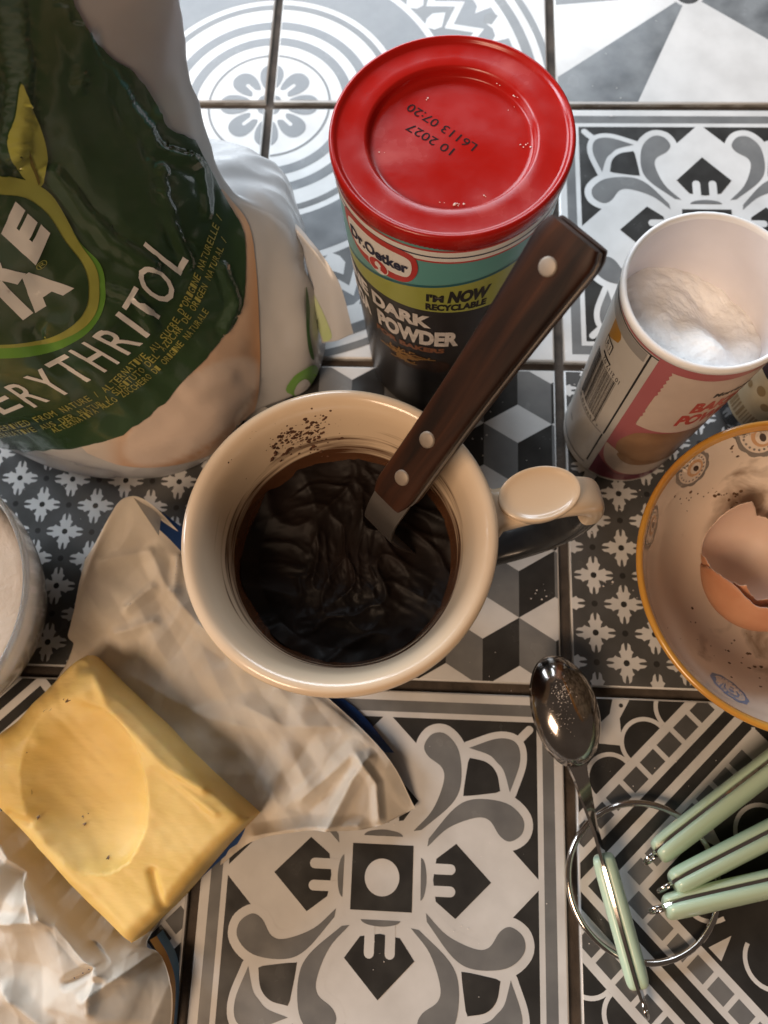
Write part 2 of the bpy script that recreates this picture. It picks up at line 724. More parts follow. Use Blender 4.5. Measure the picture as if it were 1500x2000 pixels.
def cut2d(v, f, step):
    bm = bmesh.new()
    bv = [bm.verts.new((x, y, 0)) for x, y in v]
    for q in f:
        try:
            bm.faces.new([bv[i] for i in q])
        except ValueError:
            pass
    bmesh.ops.triangulate(bm, faces=bm.faces)
    if step:
        for ax in (0, 1):
            lo = min(p[ax] for p in v)
            hi = max(p[ax] for p in v)
            x = math.ceil(lo / step) * step
            no = Vector((1, 0, 0)) if ax == 0 else Vector((0, 1, 0))
            while x < hi:
                g = bm.verts[:] + bm.edges[:] + bm.faces[:]
                bmesh.ops.bisect_plane(bm, geom=g, dist=1e-7, plane_co=no * x, plane_no=no)
                x += step
    bm.verts.index_update()
    vv = [(p.co.x, p.co.y) for p in bm.verts]
    ff = [tuple(p.index for p in q.verts) for q in bm.faces]
    bm.free()
    return vv, ff


def decal(name, v, f, fn, mat, parent, step=None):
    vv, ff = cut2d(v, f, step)
    o = mk(name, [fn(x, y) for x, y in vv], ff, mat, parent)
    return o


def poly_decal(name, pts, fn, mat, parent, step=None):
    return decal(name, pts, [tuple(range(len(pts)))], fn, mat, parent, step)


LIFT = [0]


def cyl_map(c, rfun, lift):
    def fn(th, z):
        r = rfun(z) + lift
        return Vector((c[0] + r * math.cos(R(th)), c[1] + r * math.sin(R(th)), z / 1000.0))
    return fn


def cyl_text(txt, fn, mat, parent, th0, th1, z0, z1, bold=0.0, slope=0.0, shear=0.0, name='lettering'):
    v, f = text_box(txt, bold)
    v = [(th0 + (th1 - th0) * (x + shear * y), z0 + (z1 - z0) * y + slope * x) for x, y in v]
    return decal(name, v, f, fn, mat, parent, 4.0)


def box2(a0, b0, a1, b1):
    return [(a0, b0), (a1, b0), (a1, b1), (a0, b1)]


def band(fn, mat, parent, th0, th1, lo, hi, name='printed_band', n=90):
    """Printed strip round a tub between two height curves (mm)."""
    v, f = [], []
    for k in range(n + 1):
        t = th0 + (th1 - th0) * k / n
        a = lo(t) if callable(lo) else lo
        b = hi(t) if callable(hi) else hi
        for q in range(4):
            v.append(fn(t, a + (b - a) * q / 3))
    for k in range(n):
        for q in range(3):
            f.append((k * 4 + q, (k + 1) * 4 + q, (k + 1) * 4 + q + 1, k * 4 + q + 1))
    return mk(name, v, f, mat, parent)


# ------------------------------------------------------------------ cocoa tub
M['lid_red'] = pm('lid_red', (0.34, 0.008, 0.005), 0.22, col2=(0.44, 0.05, 0.04), nscale=55, contrast=(.56, .80), spec=.3, rvar=0.1, bump=0.025, bscale=500, sss=0.05, sss_col=(.004, .0005, .0005))
M['ink_black'] = pm('ink_black', (0.02, 0.018, 0.018), 0.5)
M['ink_navy'] = pm('ink_navy', (0.012, 0.016, 0.05), 0.4)
M['tub_dark'] = pm('tub_dark', (0.022, 0.02, 0.021), 0.3, col2=(0.035, 0.031, 0.03), nscale=60, bump=0.05, bscale=300)
M['tub_teal'] = pm('tub_teal', (0.10, 0.30, 0.30), 0.3, col2=(0.12, 0.33, 0.32), nscale=30)
M['tub_petrol'] = pm('print_petrol', (0.025, 0.12, 0.15), 0.3)
M['tub_lime'] = pm('tub_lime', (0.33, 0.36, 0.075), 0.3, col2=(0.30, 0.33, 0.07), nscale=40)
M['tub_red'] = pm('tub_red', (0.44, 0.035, 0.03), 0.3)
M['print_white'] = pm('print_white', (0.72, 0.70, 0.68), 0.35)
M['print_silver'] = pm('print_silver', (0.66, 0.62, 0.60), 0.35, col2=(0.5, 0.47, 0.45), nscale=300)
M['print_copper'] = pm('print_copper', (0.22, 0.095, 0.05), 0.4)
M['print_straw'] = pm('print_straw', (0.36, 0.20, 0.06), 0.45)
M['print_truffle'] = pm('print_truffle', (0.06, 0.03, 0.02), 0.4, col2=(0.03, 0.017, 0.012), nscale=150)
M['board_white'] = pm('board_white', (0.68, 0.66, 0.64), 0.55, col2=(0.62, 0.60, 0.58), nscale=30)

CC = (0.0924, -0.143)


def c_r(z):
    return 0.0315 + (0.0372 - 0.0315) * z / 140.0


cocoa = empty('cocoa_tub', (CC[0], CC[1], 0.0003), 'tall cocoa powder tub with red lid behind the mug', 'tub')
prof = [(0.0, .001), (c_r(0) - .002, .001), (c_r(0) - .001, 0.0), (c_r(0), .0008)] + [(c_r(z), z / 1000.0) for z in (3, 30, 60, 90, 120, 136)]
v, f = lathe(prof, (CC[0], CC[1], .0003), 128)
mk('tub_body', v, f, M['tub_dark'], cocoa, angle=40)
fn1 = cyl_map(CC, c_r, .00010)
fn2 = cyl_map(CC, c_r, .00018)
fn3 = cyl_map(CC, c_r, .00026)
fn4 = cyl_map(CC, c_r, .00034)


def teal_low(t):
    return 104 + (t + 141) * 0.15 + 1.6 * math.sin(R((t + 141) * 2.2)) if t < -40 else 120


def lime_low(t):
    return 94.2 + 1.0 * math.sin(R((t + 145) * 2.0))


band(fn1, M['tub_lime'], cocoa, -200, 20, lime_low, lambda t: teal_low(t) + .5)
band(fn1, M['tub_teal'], cocoa, -200, 20, teal_low, 136)
band(fn2, M['tub_petrol'], cocoa, -165, -40, lambda t: teal_low(t) - .9, lambda t: teal_low(t) + .5)  # petrol line printed along the teal edge
band(fn2, M['tub_red'], cocoa, -200, 20, 126.4, 133.2)
band(fn3, M['print_white'], cocoa, -200, 20, 127.4, 132.4)
band(fn4, M['ink_navy'], cocoa, -200, 20, 129.4, 130.1)
# side and back of the wrap: pale panel with lines of small print
band(fn2, M['board_white'], cocoa, 30, 150, 8, 124, 'back_panel')
# maker's badge
badge = smooth2([(-152, 127), (-147, 130), (-128, 130), (-109, 129), (-104.5, 124), (-105.5, 117), (-111, 111.5), (-122, 110), (-134, 110), (-144, 112), (-151, 119)], 5)
poly_decal('badge', badge, cyl_map(CC, c_r, .00040), M['tub_red'], cocoa, 4.0)
badge2 = smooth2([(-149.5, 124), (-145, 127.2), (-128, 127.0), (-111, 126.3), (-107.5, 122.5), (-109, 116.2), (-114, 114.3), (-128, 114.3), (-142, 114.5), (-148, 118)], 5)
poly_decal('badge_field', badge2, cyl_map(CC, c_r, .00048), M['print_white'], cocoa, 4.0)
oval = circle2(-127.5, 113.2, 6.6, 4.3, 28)
poly_decal('badge_medallion', oval, cyl_map(CC, c_r, .00056), M['print_white'], cocoa, 4.0)
poly_decal('badge_medallion', circle2(-127.5, 113.2, 6.0, 3.8, 28), cyl_map(CC, c_r, .00062), M['tub_red'], cocoa, 4.0)
head = smooth2([(-129.8, 110.2), (-127.4, 111.2), (-127.8, 112.4), (-129.2, 112.8), (-129.4, 114.4), (-128, 115.6), (-126.3, 115.2), (-125.4, 113.8), (-126.2, 113.2), (-125.6, 112.3),
                (-126.2, 111.6), (-123.6, 110.8), (-124, 110.0), (-127, 109.6)], 3)
poly_decal('badge_head', head, cyl_map(CC, c_r, .00068), M['print_white'], cocoa, 4.0)
fnT = cyl_map(CC, c_r, .00075)
cyl_text('Dr.Oetker', fnT, M['ink_navy'], cocoa, -147, -109.3, 117.6, 123.6, bold=.035)
cyl_text("I'M", fn3, M['ink_black'], cocoa, -100, -90.5, 102.2, 107.0, bold=.05)
cyl_text('NOW', fn3, M['ink_black'], cocoa, -88.5, -66.0, 101.8, 109.6, bold=.06, shear=.05)
cyl_text('RECYCLABLE', fn3, M['ink_black'], cocoa, -100.3, -66.2, 96.5, 100.9, bold=.055)
cyl_text('FINE DARK', fn2, M['print_silver'], cocoa, -170, -96.7, 82.6, 91.4, bold=.055)
cyl_text('COCOA', fn2, M['print_silver'], cocoa, -178, -141.5, 68.4, 79.6, bold=.055)
cyl_text('POWDER', fn2, M['print_silver'], cocoa, -134.4, -79.2, 68.4, 80.0, bold=.055)
cyl_text('FOR BAKERS', fn2, M['print_copper'], cocoa, -137, -87.5, 62.6, 66.4, bold=.05)
# picture on the wrap: truffles and gold shavings
poly_decal('printed_truffle', circle2(-92, 49.5, 9, 5.5, 28), fn1, M['print_truffle'], cocoa, 4.0)
poly_decal('printed_truffle', circle2(-112, 51.5, 15, 7.5, 28), fn1, M['print_truffle'], cocoa, 4.0)
rr = random.Random(3)
for k in range(26):
    a, b = rr.uniform(-125, -104), rr.uniform(50.5, 57.5) - (0)
    pts = [(a, b)]
    hd = rr.uniform(0, 6.28)
    for q in range(5):
        hd += rr.uniform(-.8, .8)
        pts.append((pts[-1][0] + 3.0 * math.cos(hd), min(59, max(49, pts[-1][1] + 1.2 * math.sin(hd)))))
    pts = [(p.x, p.y) for p in spline([(x, y, 0) for x, y in pts], 3)]
    L, Q = [], []
    for i, (x, y) in enumerate(pts):
        x2, y2 = pts[min(i + 1, len(pts) - 1)]
        x1, y1 = pts[max(i - 1, 0)]
        t = Vector((x2 - x1, y2 - y1)).normalized() * .34
        L.append((x - t.y * 1.5, y + t.x))
        Q.append((x + t.y * 1.5, y - t.x))
    n = len(L)
    lift = .00016 + .000012 * k
    mk('printed_shaving', [cyl_map(CC, c_r, lift)(*q) for q in L + Q], [(i, i + 1, n + i + 1, n + i) for i in range(n - 1)], M['print_straw'], cocoa)

# lid
lid_prof = [(.0363, .1325), (.0372, .1322), (.0376, .1328), (.0377, .1340), (.0379, .1346), (.0380, .1378), (.0377, .1390), (.0371, .1395), (.0364, .1393), (.0358, .1386),
            (.0354, .1381), (.0348, .1380), (.0300, .1379), (.0272, .1379), (.0264, .1376), (.0260, .1366), (.0257, .1350), (.0252, .1345), (.0240, .1344), (.012, .1345), (.0, .1345)]
v, f = lathe(lid_prof, (CC[0] + .0002, CC[1] + .0006, .0003), 160)
lid = mk('lid', v, f, M['lid_red'], cocoa)
fix_normals(lid)
fnl = lambda x, y: Vector((CC[0] + x / 1000.0, CC[1] + .0006 + y / 1000.0, .13488))
# stamped date, upside down as it stands on the lid
Md = M['ink_dot'] = pm('ink_dot', (0.012, 0.004, 0.004), 0.7, spec=.1)


def lid_text(txt, p0, p1, hgt):
    d = Vector((p1[0] - p0[0], p1[1] - p0[1]))
    ln = d.length
    d.normalize()
    up = Vector((-d.y, d.x))
    v, f = text_box(txt, .006)
    v = [(p0[0] + d.x * x * ln + up.x * y * hgt, p0[1] + d.y * x * ln + up.y * y * hgt) for x, y in v]
    decal('stamped_date', v, f, fnl, Md, lid)


lid_text('10 2027', (1.6, -2.2), (-12.6, 7.6), 3.0)
lid_text('L6113 07:20', (8.6, -.6), (-12.6, 15.2), 3.0)
rr = random.Random(11)
M['flour'] = pm('flour', (0.80, 0.74, 0.70), 0.9)  # flour; also colours the painted reflection specks on the spoon
cv, cf = [], []


def crumb(cv, cf, p, s, rr):
    b0 = len(cv)
    dirs = [(1, 0, 0), (-1, 0, 0), (0, 1, 0), (0, -1, 0), (0, 0, 1), (0, 0, -1)]
    for d in dirs:
        k = s * rr.uniform(.6, 1.2)
        cv.append((p[0] + d[0] * k, p[1] + d[1] * k, p[2] + d[2] * k * .7 + s * .4))
    for q in ((0, 2, 4), (2, 1, 4), (1, 3, 4), (3, 0, 4), (2, 0, 5), (1, 2, 5), (3, 1, 5), (0, 3, 5)):
        cf.append(tuple(b0 + i for i in q))


for px, py, n, sp, s in ((893, 392, 9, 4, .00045), (975, 165, 4, 6, .00028), (1010, 190, 8, 10, .0003), (1035, 275, 6, 9, .0003), (860, 388, 2, 4, .0003), (950, 378, 2, 4, .0003), (980, 110, 2, 3, .0003), (835, 185, 2, 2, .0003), (745, 290, 2, 3, .00025)):
    for _ in range(n):
        p = U(px + rr.gauss(0, sp), py + rr.gauss(0, sp * .5), .1365)
        rad = math.hypot(p.x - CC[0], p.y - CC[1] - .0006)
        z = .1348 if rad < .0252 else (.1378 if rad > .0268 else .1365)
        crumb(cv, cf, (p.x, p.y, z), s * rr.uniform(.5, 1.2), rr)
tag(mk('flour_specks', cv, cf, M['flour'], None, smooth=False), 'white flour specks scattered on the red lid', 'flour specks', None, 'stuff')

# ------------------------------------------------------------------ baking powder tub (open)
BC = (0.1759, -0.1822)
BH = 118.0


def b_r(z):
    return 0.0246 + (0.0278 - 0.0246) * z / BH


M['tub_pale'] = pm('tub_pale', (0.56, 0.54, 0.51), 0.35, col2=(0.53, 0.51, 0.48), nscale=40)
M['tub_pink'] = pm('tub_pink', (0.42, 0.12, 0.13), 0.33, col2=(0.40, 0.11, 0.125), nscale=40)
M['tub_plum'] = pm('tub_plum', (0.17, 0.03, 0.055), 0.33)
M['tub_inside'] = pm('tub_inside', (0.78, 0.75, 0.76), 0.5, col2=(0.70, 0.67, 0.69), nscale=35, bump=.1, bscale=80)
M['tub_rim'] = pm('tub_rim', (0.80, 0.79, 0.78), 0.4, bump=.2, bscale=400)
M['print_biscuit'] = pm('print_biscuit', (0.36, 0.20, 0.10), 0.4, col2=(0.25, 0.125, 0.06), nscale=70, detail=5)
M['print_cream'] = pm('print_cream', (0.62, 0.50, 0.42), 0.4, col2=(0.55, 0.44, 0.37), nscale=60)
M['print_gold'] = pm('print_gold', (0.40, 0.21, 0.03), 0.4)
M['print_greyband'] = pm('print_greyband', (0.30, 0.29, 0.28), 0.4)
M['print_red'] = pm('print_red', (0.44, 0.05, 0.04), 0.4)

bp = empty('baking_powder_tub', (BC[0], BC[1], .0003), 'open pink and white baking powder tub, unlidded, right of the spatula handle', 'tub')
v, f = lathe([(0, .001), (b_r(0) - .001, .001), (b_r(0), 0), (b_r(0) + .0004, .001), (b_r(2) + .0003, .0025), (b_r(4), .003)] + [(b_r(z), z / 1000) for z in (30, 60, 90, 115)], (BC[0], BC[1], .0003), 128)
mk('tub_body', v, f, M['tub_pale'], bp, angle=50)
v, f = lathe([(b_r(114) + .0001, .1145), (b_r(115) + .0006, .1152), (b_r(117) + .0008, .1168), (b_r(118) + .0005, .1180), (b_r(118) - .0004, .1184), (b_r(118) - .0011, .1180), (b_r(117) - .0013, .1166)],
             (BC[0], BC[1], .0003), 128)
# slightly ragged rim where a seal was torn away
v = [(x, y, z + (.00018 * noise.noise(Vector((x * 900, y * 900, 0))) if z > .1175 else 0)) for x, y, z in v]
mk('tub_rim', v, f, M['tub_rim'], bp)
v, f = lathe([(b_r(117) - .0012, .1170), (b_r(90) - .0012, .09), (b_r(60) - .0012, .06), (b_r(30) - .0012, .03), (b_r(5) - .0012, .004), (0, .003)], (BC[0], BC[1], .0003), 96)
fix_normals(mk('tub_lining', v, f, M['tub_inside'], bp))
q1, q2, q3, q4 = [cyl_map(BC, b_r, x) for x in (.00010, .00018, .00026, .00034)]
# pink front panel, white torn-edge label on it, picture below
band(q1, M['tub_pink'], bp, -126.2, 60, 2.5, 114.6)
band(q1, M['tub_pink'], bp, -260, -126.2, 113.6, 114.6)
band(q2, M['ink_black'], bp, -260, -126.2, 112.6, 113.2)
zig = []
for k in range(30):
    z = 110 - 44.5 * k / 29
    zig.append((-114.6 + (1.0 if k % 2 else -.3), z))
lab = zig + [(-100, 64.2), (-84, 63.2), (-60, 62.6), (-30, 63), (-30, 110.5), (-60, 110.8), (-87, 109.8), (-104, 110)]
poly_decal('label_panel', lab, q2, M['print_cream'], bp, 4.0)
bis = smooth2([(-118, 44), (-113, 55), (-106, 60), (-90, 62.3), (-60, 62), (-30, 60), (-20, 40), (-60, 26), (-95, 25), (-112, 33)], 5)
poly_decal('printed_picture', bis, q2, M['print_biscuit'], bp, 4.0)
sw = smooth2([(-126, 38), (-120, 38), (-113, 36), (-108, 32), (-95, 27), (-70, 24), (-40, 24), (-40, 12), (-80, 11), (-105, 15), (-120, 24)], 5)
poly_decal('printed_picture', sw, q3, M['print_cream'], bp, 4.0)
sw2 = smooth2([(-112, 34.5), (-104, 34), (-92, 29.5), (-70, 27.5), (-40, 28), (-40, 25), (-75, 24.5), (-98, 25.5), (-110, 31)], 5)
poly_decal('printed_picture', sw2, q4, M['print_biscuit'], bp, 4.0)
band(q3, M['tub_plum'], bp, -126.2, 40, 2.6, lambda t: 11 + 13 * max(0, (-100 - t) / 26.0) ** 1.2)
cyl_text('Morrisons', q3, M['ink_black'], bp, -77, -46, 95.2, 98.8, bold=.05)
cyl_text('BAKING', q3, M['print_red'], bp, -84.8, -34, 82.6, 91.6, bold=.055)
cyl_text('POWDER', q3, M['print_red'], bp, -88, -30, 70.6, 80.6, bold=.055)
# side panel: frame lines, bars, digits
poly_decal('printed_line', box2(-132.9, 43.5, -131.4, 113.2), q2, M['ink_black'], bp, 4.0)
poly_decal('printed_line', box2(-133.6, 11, -132.1, 42.2), q2, M['ink_black'], bp, 4.0)
band(q2, M['print_greyband'], bp, -205, -134.5, 106.5, 112.0)
band(q2, M['print_greyband'], bp, -205, -134.5, 42.4, 43.2)
band(q2, M['print_greyband'], bp, -205, -134.5, 6.0, 7.4)
rr = random.Random(5)
t = -178.0
bars = []
while t < -143.5:
    wd = rr.choice([.35, .35, .6, .6, .95, 1.3])
    bars.append((t, t + wd))
    t += wd + rr.choice([.4, .4, .7, .9])
for k, (a, b2) in enumerate(bars):
    lo = 46.0 if k in (0, 1, len(bars) - 1, len(bars) - 2) else 48.2
    poly_decal('barcode_bar', box2(a, lo, b2, 82.0), q2, M['ink_black'], bp, None)
cyl_text('10 2117 02', q2, M['ink_black'], bp, -142.0, -166, 85.6, 82.9)
cyl_text('5 010251', q2, M['ink_black'], bp, -176, -146, 44.0, 46.0)
cyl_text('>', q2, M['ink_black'], bp, -142, -140.2, 44.0, 46.0, bold=.03)
poly_decal('printed_flash', [(-172, 95), (-158.5, 101), (-157.5, 104), (-161, 108), (-172, 108)], q2, M['print_gold'], bp, 3.0)
poly_decal('printed_line', box2(-169, 86, -156, 87.2), q2, M['ink_black'], bp, 4.0)
poly_decal('printed_box', box2(-172, 90, -160.5, 96.2), q3, M['ink_black'], bp, 4.0)
poly_decal('printed_box', box2(-171.2, 90.6, -161.2, 95.6), q4, M['tub_pale'], bp, 4.0)
cyl_text('R1', cyl_map(BC, b_r, .00042), M['ink_black'], bp, -169, -163, 91.6, 94.8)
poly_decal('printed_line', box2(-178, 21, -170, 21.6), q2, M['ink_black'], bp, 4.0)

# powder inside
M['powder'] = pm('powder', (0.90, 0.89, 0.87), 0.95, col2=(0.86, 0.85, 0.83), nscale=120, bump=.5, bscale=700, bdist=.0006, sss=.1, sss_col=(.002, .002, .002))
pv, pf = [], []
NR, NA = 70, 150


def ridged0(p):
    return 1 - 2 * abs(noise.noise(p))


for i in range(NR + 1):
    for k in range(NA):
        rad = i / NR
        a = 2 * math.pi * k / NA
        r_ = rad * (b_r(80) - .0011)
        x, y = r_ * math.cos(a), r_ * math.sin(a)
        # heap leaning against the near-left wall, scooped on the far right
        h = .0975 - .30 * y - .30 * x
        sc = math.exp(-(((x - .009) / .010) ** 2 + ((y - .006) / .014) ** 2))
        h -= .006 * sc
        h += .006 * math.exp(-(((x - .004) / .006) ** 2 + ((y + .012) / .012) ** 2))
        P = Vector((x, y, 0))
        h += .0016 * noise.noise(P * 120) + .0006 * noise.noise(P * 330 + Vector((3, 1, 0))) + .00025 * noise.noise(P * 900)
        rr_ = r_ * (b_r(min(115, h * 1000)) - .0011) / (b_r(80) - .0011)
        pv.append((BC[0] + rr_ * math.cos(a), BC[1] + rr_ * math.sin(a), h))
for i in range(NR):
    for k in range(NA):
        k2 = (k + 1) % NA
        pf.append((i * NA + k, (i + 1) * NA + k, (i + 1) * NA + k2, i * NA + k2))
tag(mk('baking_powder', pv, pf, M['powder']), 'white baking powder heaped inside the open tub', 'baking powder')

# ------------------------------------------------------------------ mug
MC = Vector((0.0602, -0.2597, 0.0003))


def mug_material():
    m, nt, b = nodes_of('cream_glaze')
    L = nt.links.new
    tc = N(nt, 'ShaderNodeTexCoord')
    b.inputs['Roughness'].default_value = 0.2
    b.inputs['Coat Weight'].default_value = 0.3
    b.inputs['Coat Roughness'].default_value = 0.06
    n1 = N(nt, 'ShaderNodeTexNoise', i_Scale=40.0, i_Detail=3.0)
    L(tc.outputs['Object'], n1.inputs['Vector'])
    base = N(nt, 'ShaderNodeValToRGB')
    base.color_ramp.elements[0].color = (0.66, 0.50, 0.345, 1)
    base.color_ramp.elements[1].color = (0.72, 0.57, 0.41, 1)
    L(n1.outputs[0], base.inputs[0])
    # fine dark pin-specks of the glaze
    vo = N(nt, 'ShaderNodeTexVoronoi', i_Scale=170.0)
    L(tc.outputs['Object'], vo.inputs['Vector'])
    sp = N(nt, 'ShaderNodeMapRange')
    sp.inputs['From Min'].default_value = 0.05
    sp.inputs['From Max'].default_value = 0.08
    sp.inputs['To Min'].default_value = 0.55
    sp.inputs['To Max'].default_value = 0.0
    L(vo.outputs['Distance'], sp.inputs['Value'])
    n3 = N(nt, 'ShaderNodeTexNoise', i_Scale=60.0)
    L(tc.outputs['Object'], n3.inputs['Vector'])
    th = N(nt, 'ShaderNodeMath', operation='GREATER_THAN')
    th.inputs[1].default_value = 0.60
    L(n3.outputs[0], th.inputs[0])
    mu = N(nt, 'ShaderNodeMath', operation='MULTIPLY')
    L(sp.outputs[0], mu.inputs[0])
    L(th.outputs[0], mu.inputs[1])
    mx = N(nt, 'ShaderNodeMix', data_type='RGBA')
    mx.inputs['B'].default_value = (0.12, 0.06, 0.03, 1)
    L(mu.outputs[0], mx.inputs['Factor'])
    L(base.outputs[0], mx.inputs['A'])
    # chocolate smears left on the inner wall: rings that follow the stirring, thicker near the batter
    sep = N(nt, 'ShaderNodeSeparateXYZ')
    L(tc.outputs['Object'], sep.inputs[0])
    mp = N(nt, 'ShaderNodeMapping')
    mp.inputs['Scale'].default_value = (22, 22, 330)
    L(tc.outputs['Object'], mp.inputs['Vector'])
    ns = N(nt, 'ShaderNodeTexNoise', i_Scale=1.0, i_Detail=5.0)
    L(mp.outputs[0], ns.inputs['Vector'])
    hz = N(nt, 'ShaderNodeMapRange')
    hz.inputs['From Min'].default_value = 0.0625
    hz.inputs['From Max'].default_value = 0.088
    hz.inputs['To Min'].default_value = 0.44
    hz.inputs['To Max'].default_value = -0.14
    L(sep.outputs['Z'], hz.inputs['Value'])
    ad = N(nt, 'ShaderNodeMath', operation='ADD')
    L(ns.outputs[0], ad.inputs[0])
    L(hz.outputs[0], ad.inputs[1])
    sm = N(nt, 'ShaderNodeMapRange')
    sm.inputs['From Min'].default_value = 0.54
    sm.inputs['From Max'].default_value = 0.74
    L(ad.outputs[0], sm.inputs['Value'])
    # only inside: radius below the wall's middle
    xy = N(nt, 'ShaderNodeCombineXYZ')
    L(sep.outputs['X'], xy.inputs['X'])
    L(sep.outputs['Y'], xy.inputs['Y'])
    ln = N(nt, 'ShaderNodeVectorMath', operation='LENGTH')
    L(xy.outputs[0], ln.inputs[0])
    ins = N(nt, 'ShaderNodeMath', operation='LESS_THAN')
    ins.inputs[1].default_value = 0.0425
    L(ln.outputs['Value'], ins.inputs[0])
    m2 = N(nt, 'ShaderNodeMath', operation='MULTIPLY')
    L(sm.outputs[0], m2.inputs[0])
    L(ins.outputs[0], m2.inputs[1])
    mx2 = N(nt, 'ShaderNodeMix', data_type='RGBA')
    mx2.inputs['B'].default_value = (0.085, 0.035, 0.016, 1)
    L(m2.outputs[0], mx2.inputs['Factor'])
    L(mx.outputs['Result'], mx2.inputs['A'])
    L(mx2.outputs['Result'], b.inputs['Base Color'])
    n2 = N(nt, 'ShaderNodeTexNoise', i_Scale=30.0, i_Detail=2.0)
    L(tc.outputs['Object'], n2.inputs['Vector'])
    bu = N(nt, 'ShaderNodeBump', i_Strength=0.15, i_Distance=0.002)
    L(n2.outputs[0], bu.inputs['Height'])
    L(bu.outputs[0], b.inputs['Normal'])
    return m


M['mug'] = mug_material()
M['mug_dark'] = pm('slate_glaze', (0.030, 0.032, 0.036), 0.25, col2=(0.045, 0.047, 0.05), nscale=120, coat=.3)
mug = empty('mug', MC, 'cream stoneware mug of dark chocolate batter with thumb-rest handle', 'mug')
mug_prof = [(0, .002), (.033, .002), (.0345, 0), (.036, .0006), (.0375, .006), (.0395, .02), (.0408, .04), (.0415, .06), (.0424, .075), (.0445, .085), (.0478, .0905), (.0500, .0928),
            (.0508, .0944), (.0507, .0962), (.0496, .0975), (.0480, .0977), (.0465, .0968), (.0450, .0948), (.0437, .0920), (.0427, .0885), (.0418, .0845), (.0409, .0800), (.0399, .0750),
            (.0388, .0700), (.0379, .0650), (.0372, .0600), (.036, .03), (.034, .008), (.03, .006), (0, .006)]
mp_ = [(p.x, p.y) for p in spline([(r, z, 0) for r, z in mug_prof], 3)]
v, f = lathe(mp_, MC, 160)
vv = []
for x, y, z in v:
    a = math.atan2(y - MC.y, x - MC.x)
    k = 1 + .004 * math.sin(2 * a + .6) + .002 * math.sin(5 * a)
    vv.append((MC.x + (x - MC.x) * k, MC.y + (y - MC.y) * k, z + (.0005 * math.sin(3 * a + 1) if z > .08 else 0)))
body = fix_normals(mk('mug_body', vv, f, M['mug'], mug))
# handle
HA = R(14.0)
hd = Vector((math.cos(HA), math.sin(HA), 0))
ht = Vector((-math.sin(HA), math.cos(HA), 0))
hp = spline([(.044, .0835, 0), (.056, .0850, 0), (.068, .0850, 0), (.079, .0830, 0), (.0865, .0770, 0), (.0888, .0660, 0), (.0865, .0520, 0), (.079, .0395, 0), (.066, .0310, 0), (.050, .0270, 0), (.039, .026, 0)], 5)
v, f = [], []
SEG = 20
for i, p in enumerate(hp):
    a, b2 = hp[max(i - 1, 0)], hp[min(i + 1, len(hp) - 1)]
    t = (b2 - a).normalized()
    nn = Vector((-t.y, t.x, 0))
    s = i / (len(hp) - 1)
    wd = .0078 - .0012 * math.sin(math.pi * min(1, s * 1.4)) + (.002 if s < .08 else 0)
    th = .0042
    for k in range(SEG):
        a = 2 * math.pi * k / SEG
        ca, sa = math.cos(a), math.sin(a)
        e = .62
        cx = math.copysign(abs(ca) ** e, ca) * wd
        cy = math.copysign(abs(sa) ** e, sa) * th
        q = p + nn * cy
        v.append(MC + hd * q.x + Vector((0, 0, q.y)) + ht * cx)
for i in range(len(hp) - 1):
    for k in range(SEG):
        k2 = (k + 1) % SEG
        f.append((i * SEG + k, i * SEG + k2, (i + 1) * SEG + k2, (i + 1) * SEG + k))
f += [tuple(range(SEG)), tuple((len(hp) - 1) * SEG + k for k in range(SEG))]
hidx = [0 if k < SEG * 26 else 1 for k in range(len(f))]
handle = fix_normals(mk('handle', v, f, [M['mug'], M['mug_dark']], mug, hidx))
# oval thumb rest: dished pad standing on the handle
tc_ = MC + hd * .0672 + ht * .0012 + Vector((0, 0, .0890))
tp = [(.0, .0008), (.45, .0009), (.75, .0014), (.90, .0021), (.98, .0020), (1.0, .0012), (.99, -.0006), (.95, -.0030), (.86, -.0052), (.70, -.0064), (0.0, -.0066)]
tp = [(p.x, p.y) for p in spline([(r, z, 0) for r, z in tp], 3)]
v, f = [], []
n = len(tp)
for k in range(72):
    a = 2 * math.pi * k / 72
    for r, z in tp:
        v.append(tc_ + hd * (r * .0137 * math.cos(a)) + ht * (r * .0094 * math.sin(a)) + Vector((0, 0, z + .0006 * r * math.cos(a))))
for k in range(72):
    k2 = (k + 1) % 72
    for i in range(n - 1):
        f.append((k * n + i, k2 * n + i, k2 * n + i + 1, k * n + i + 1))
fix_normals(mk('thumb_rest', v, f, M['mug'], mug))

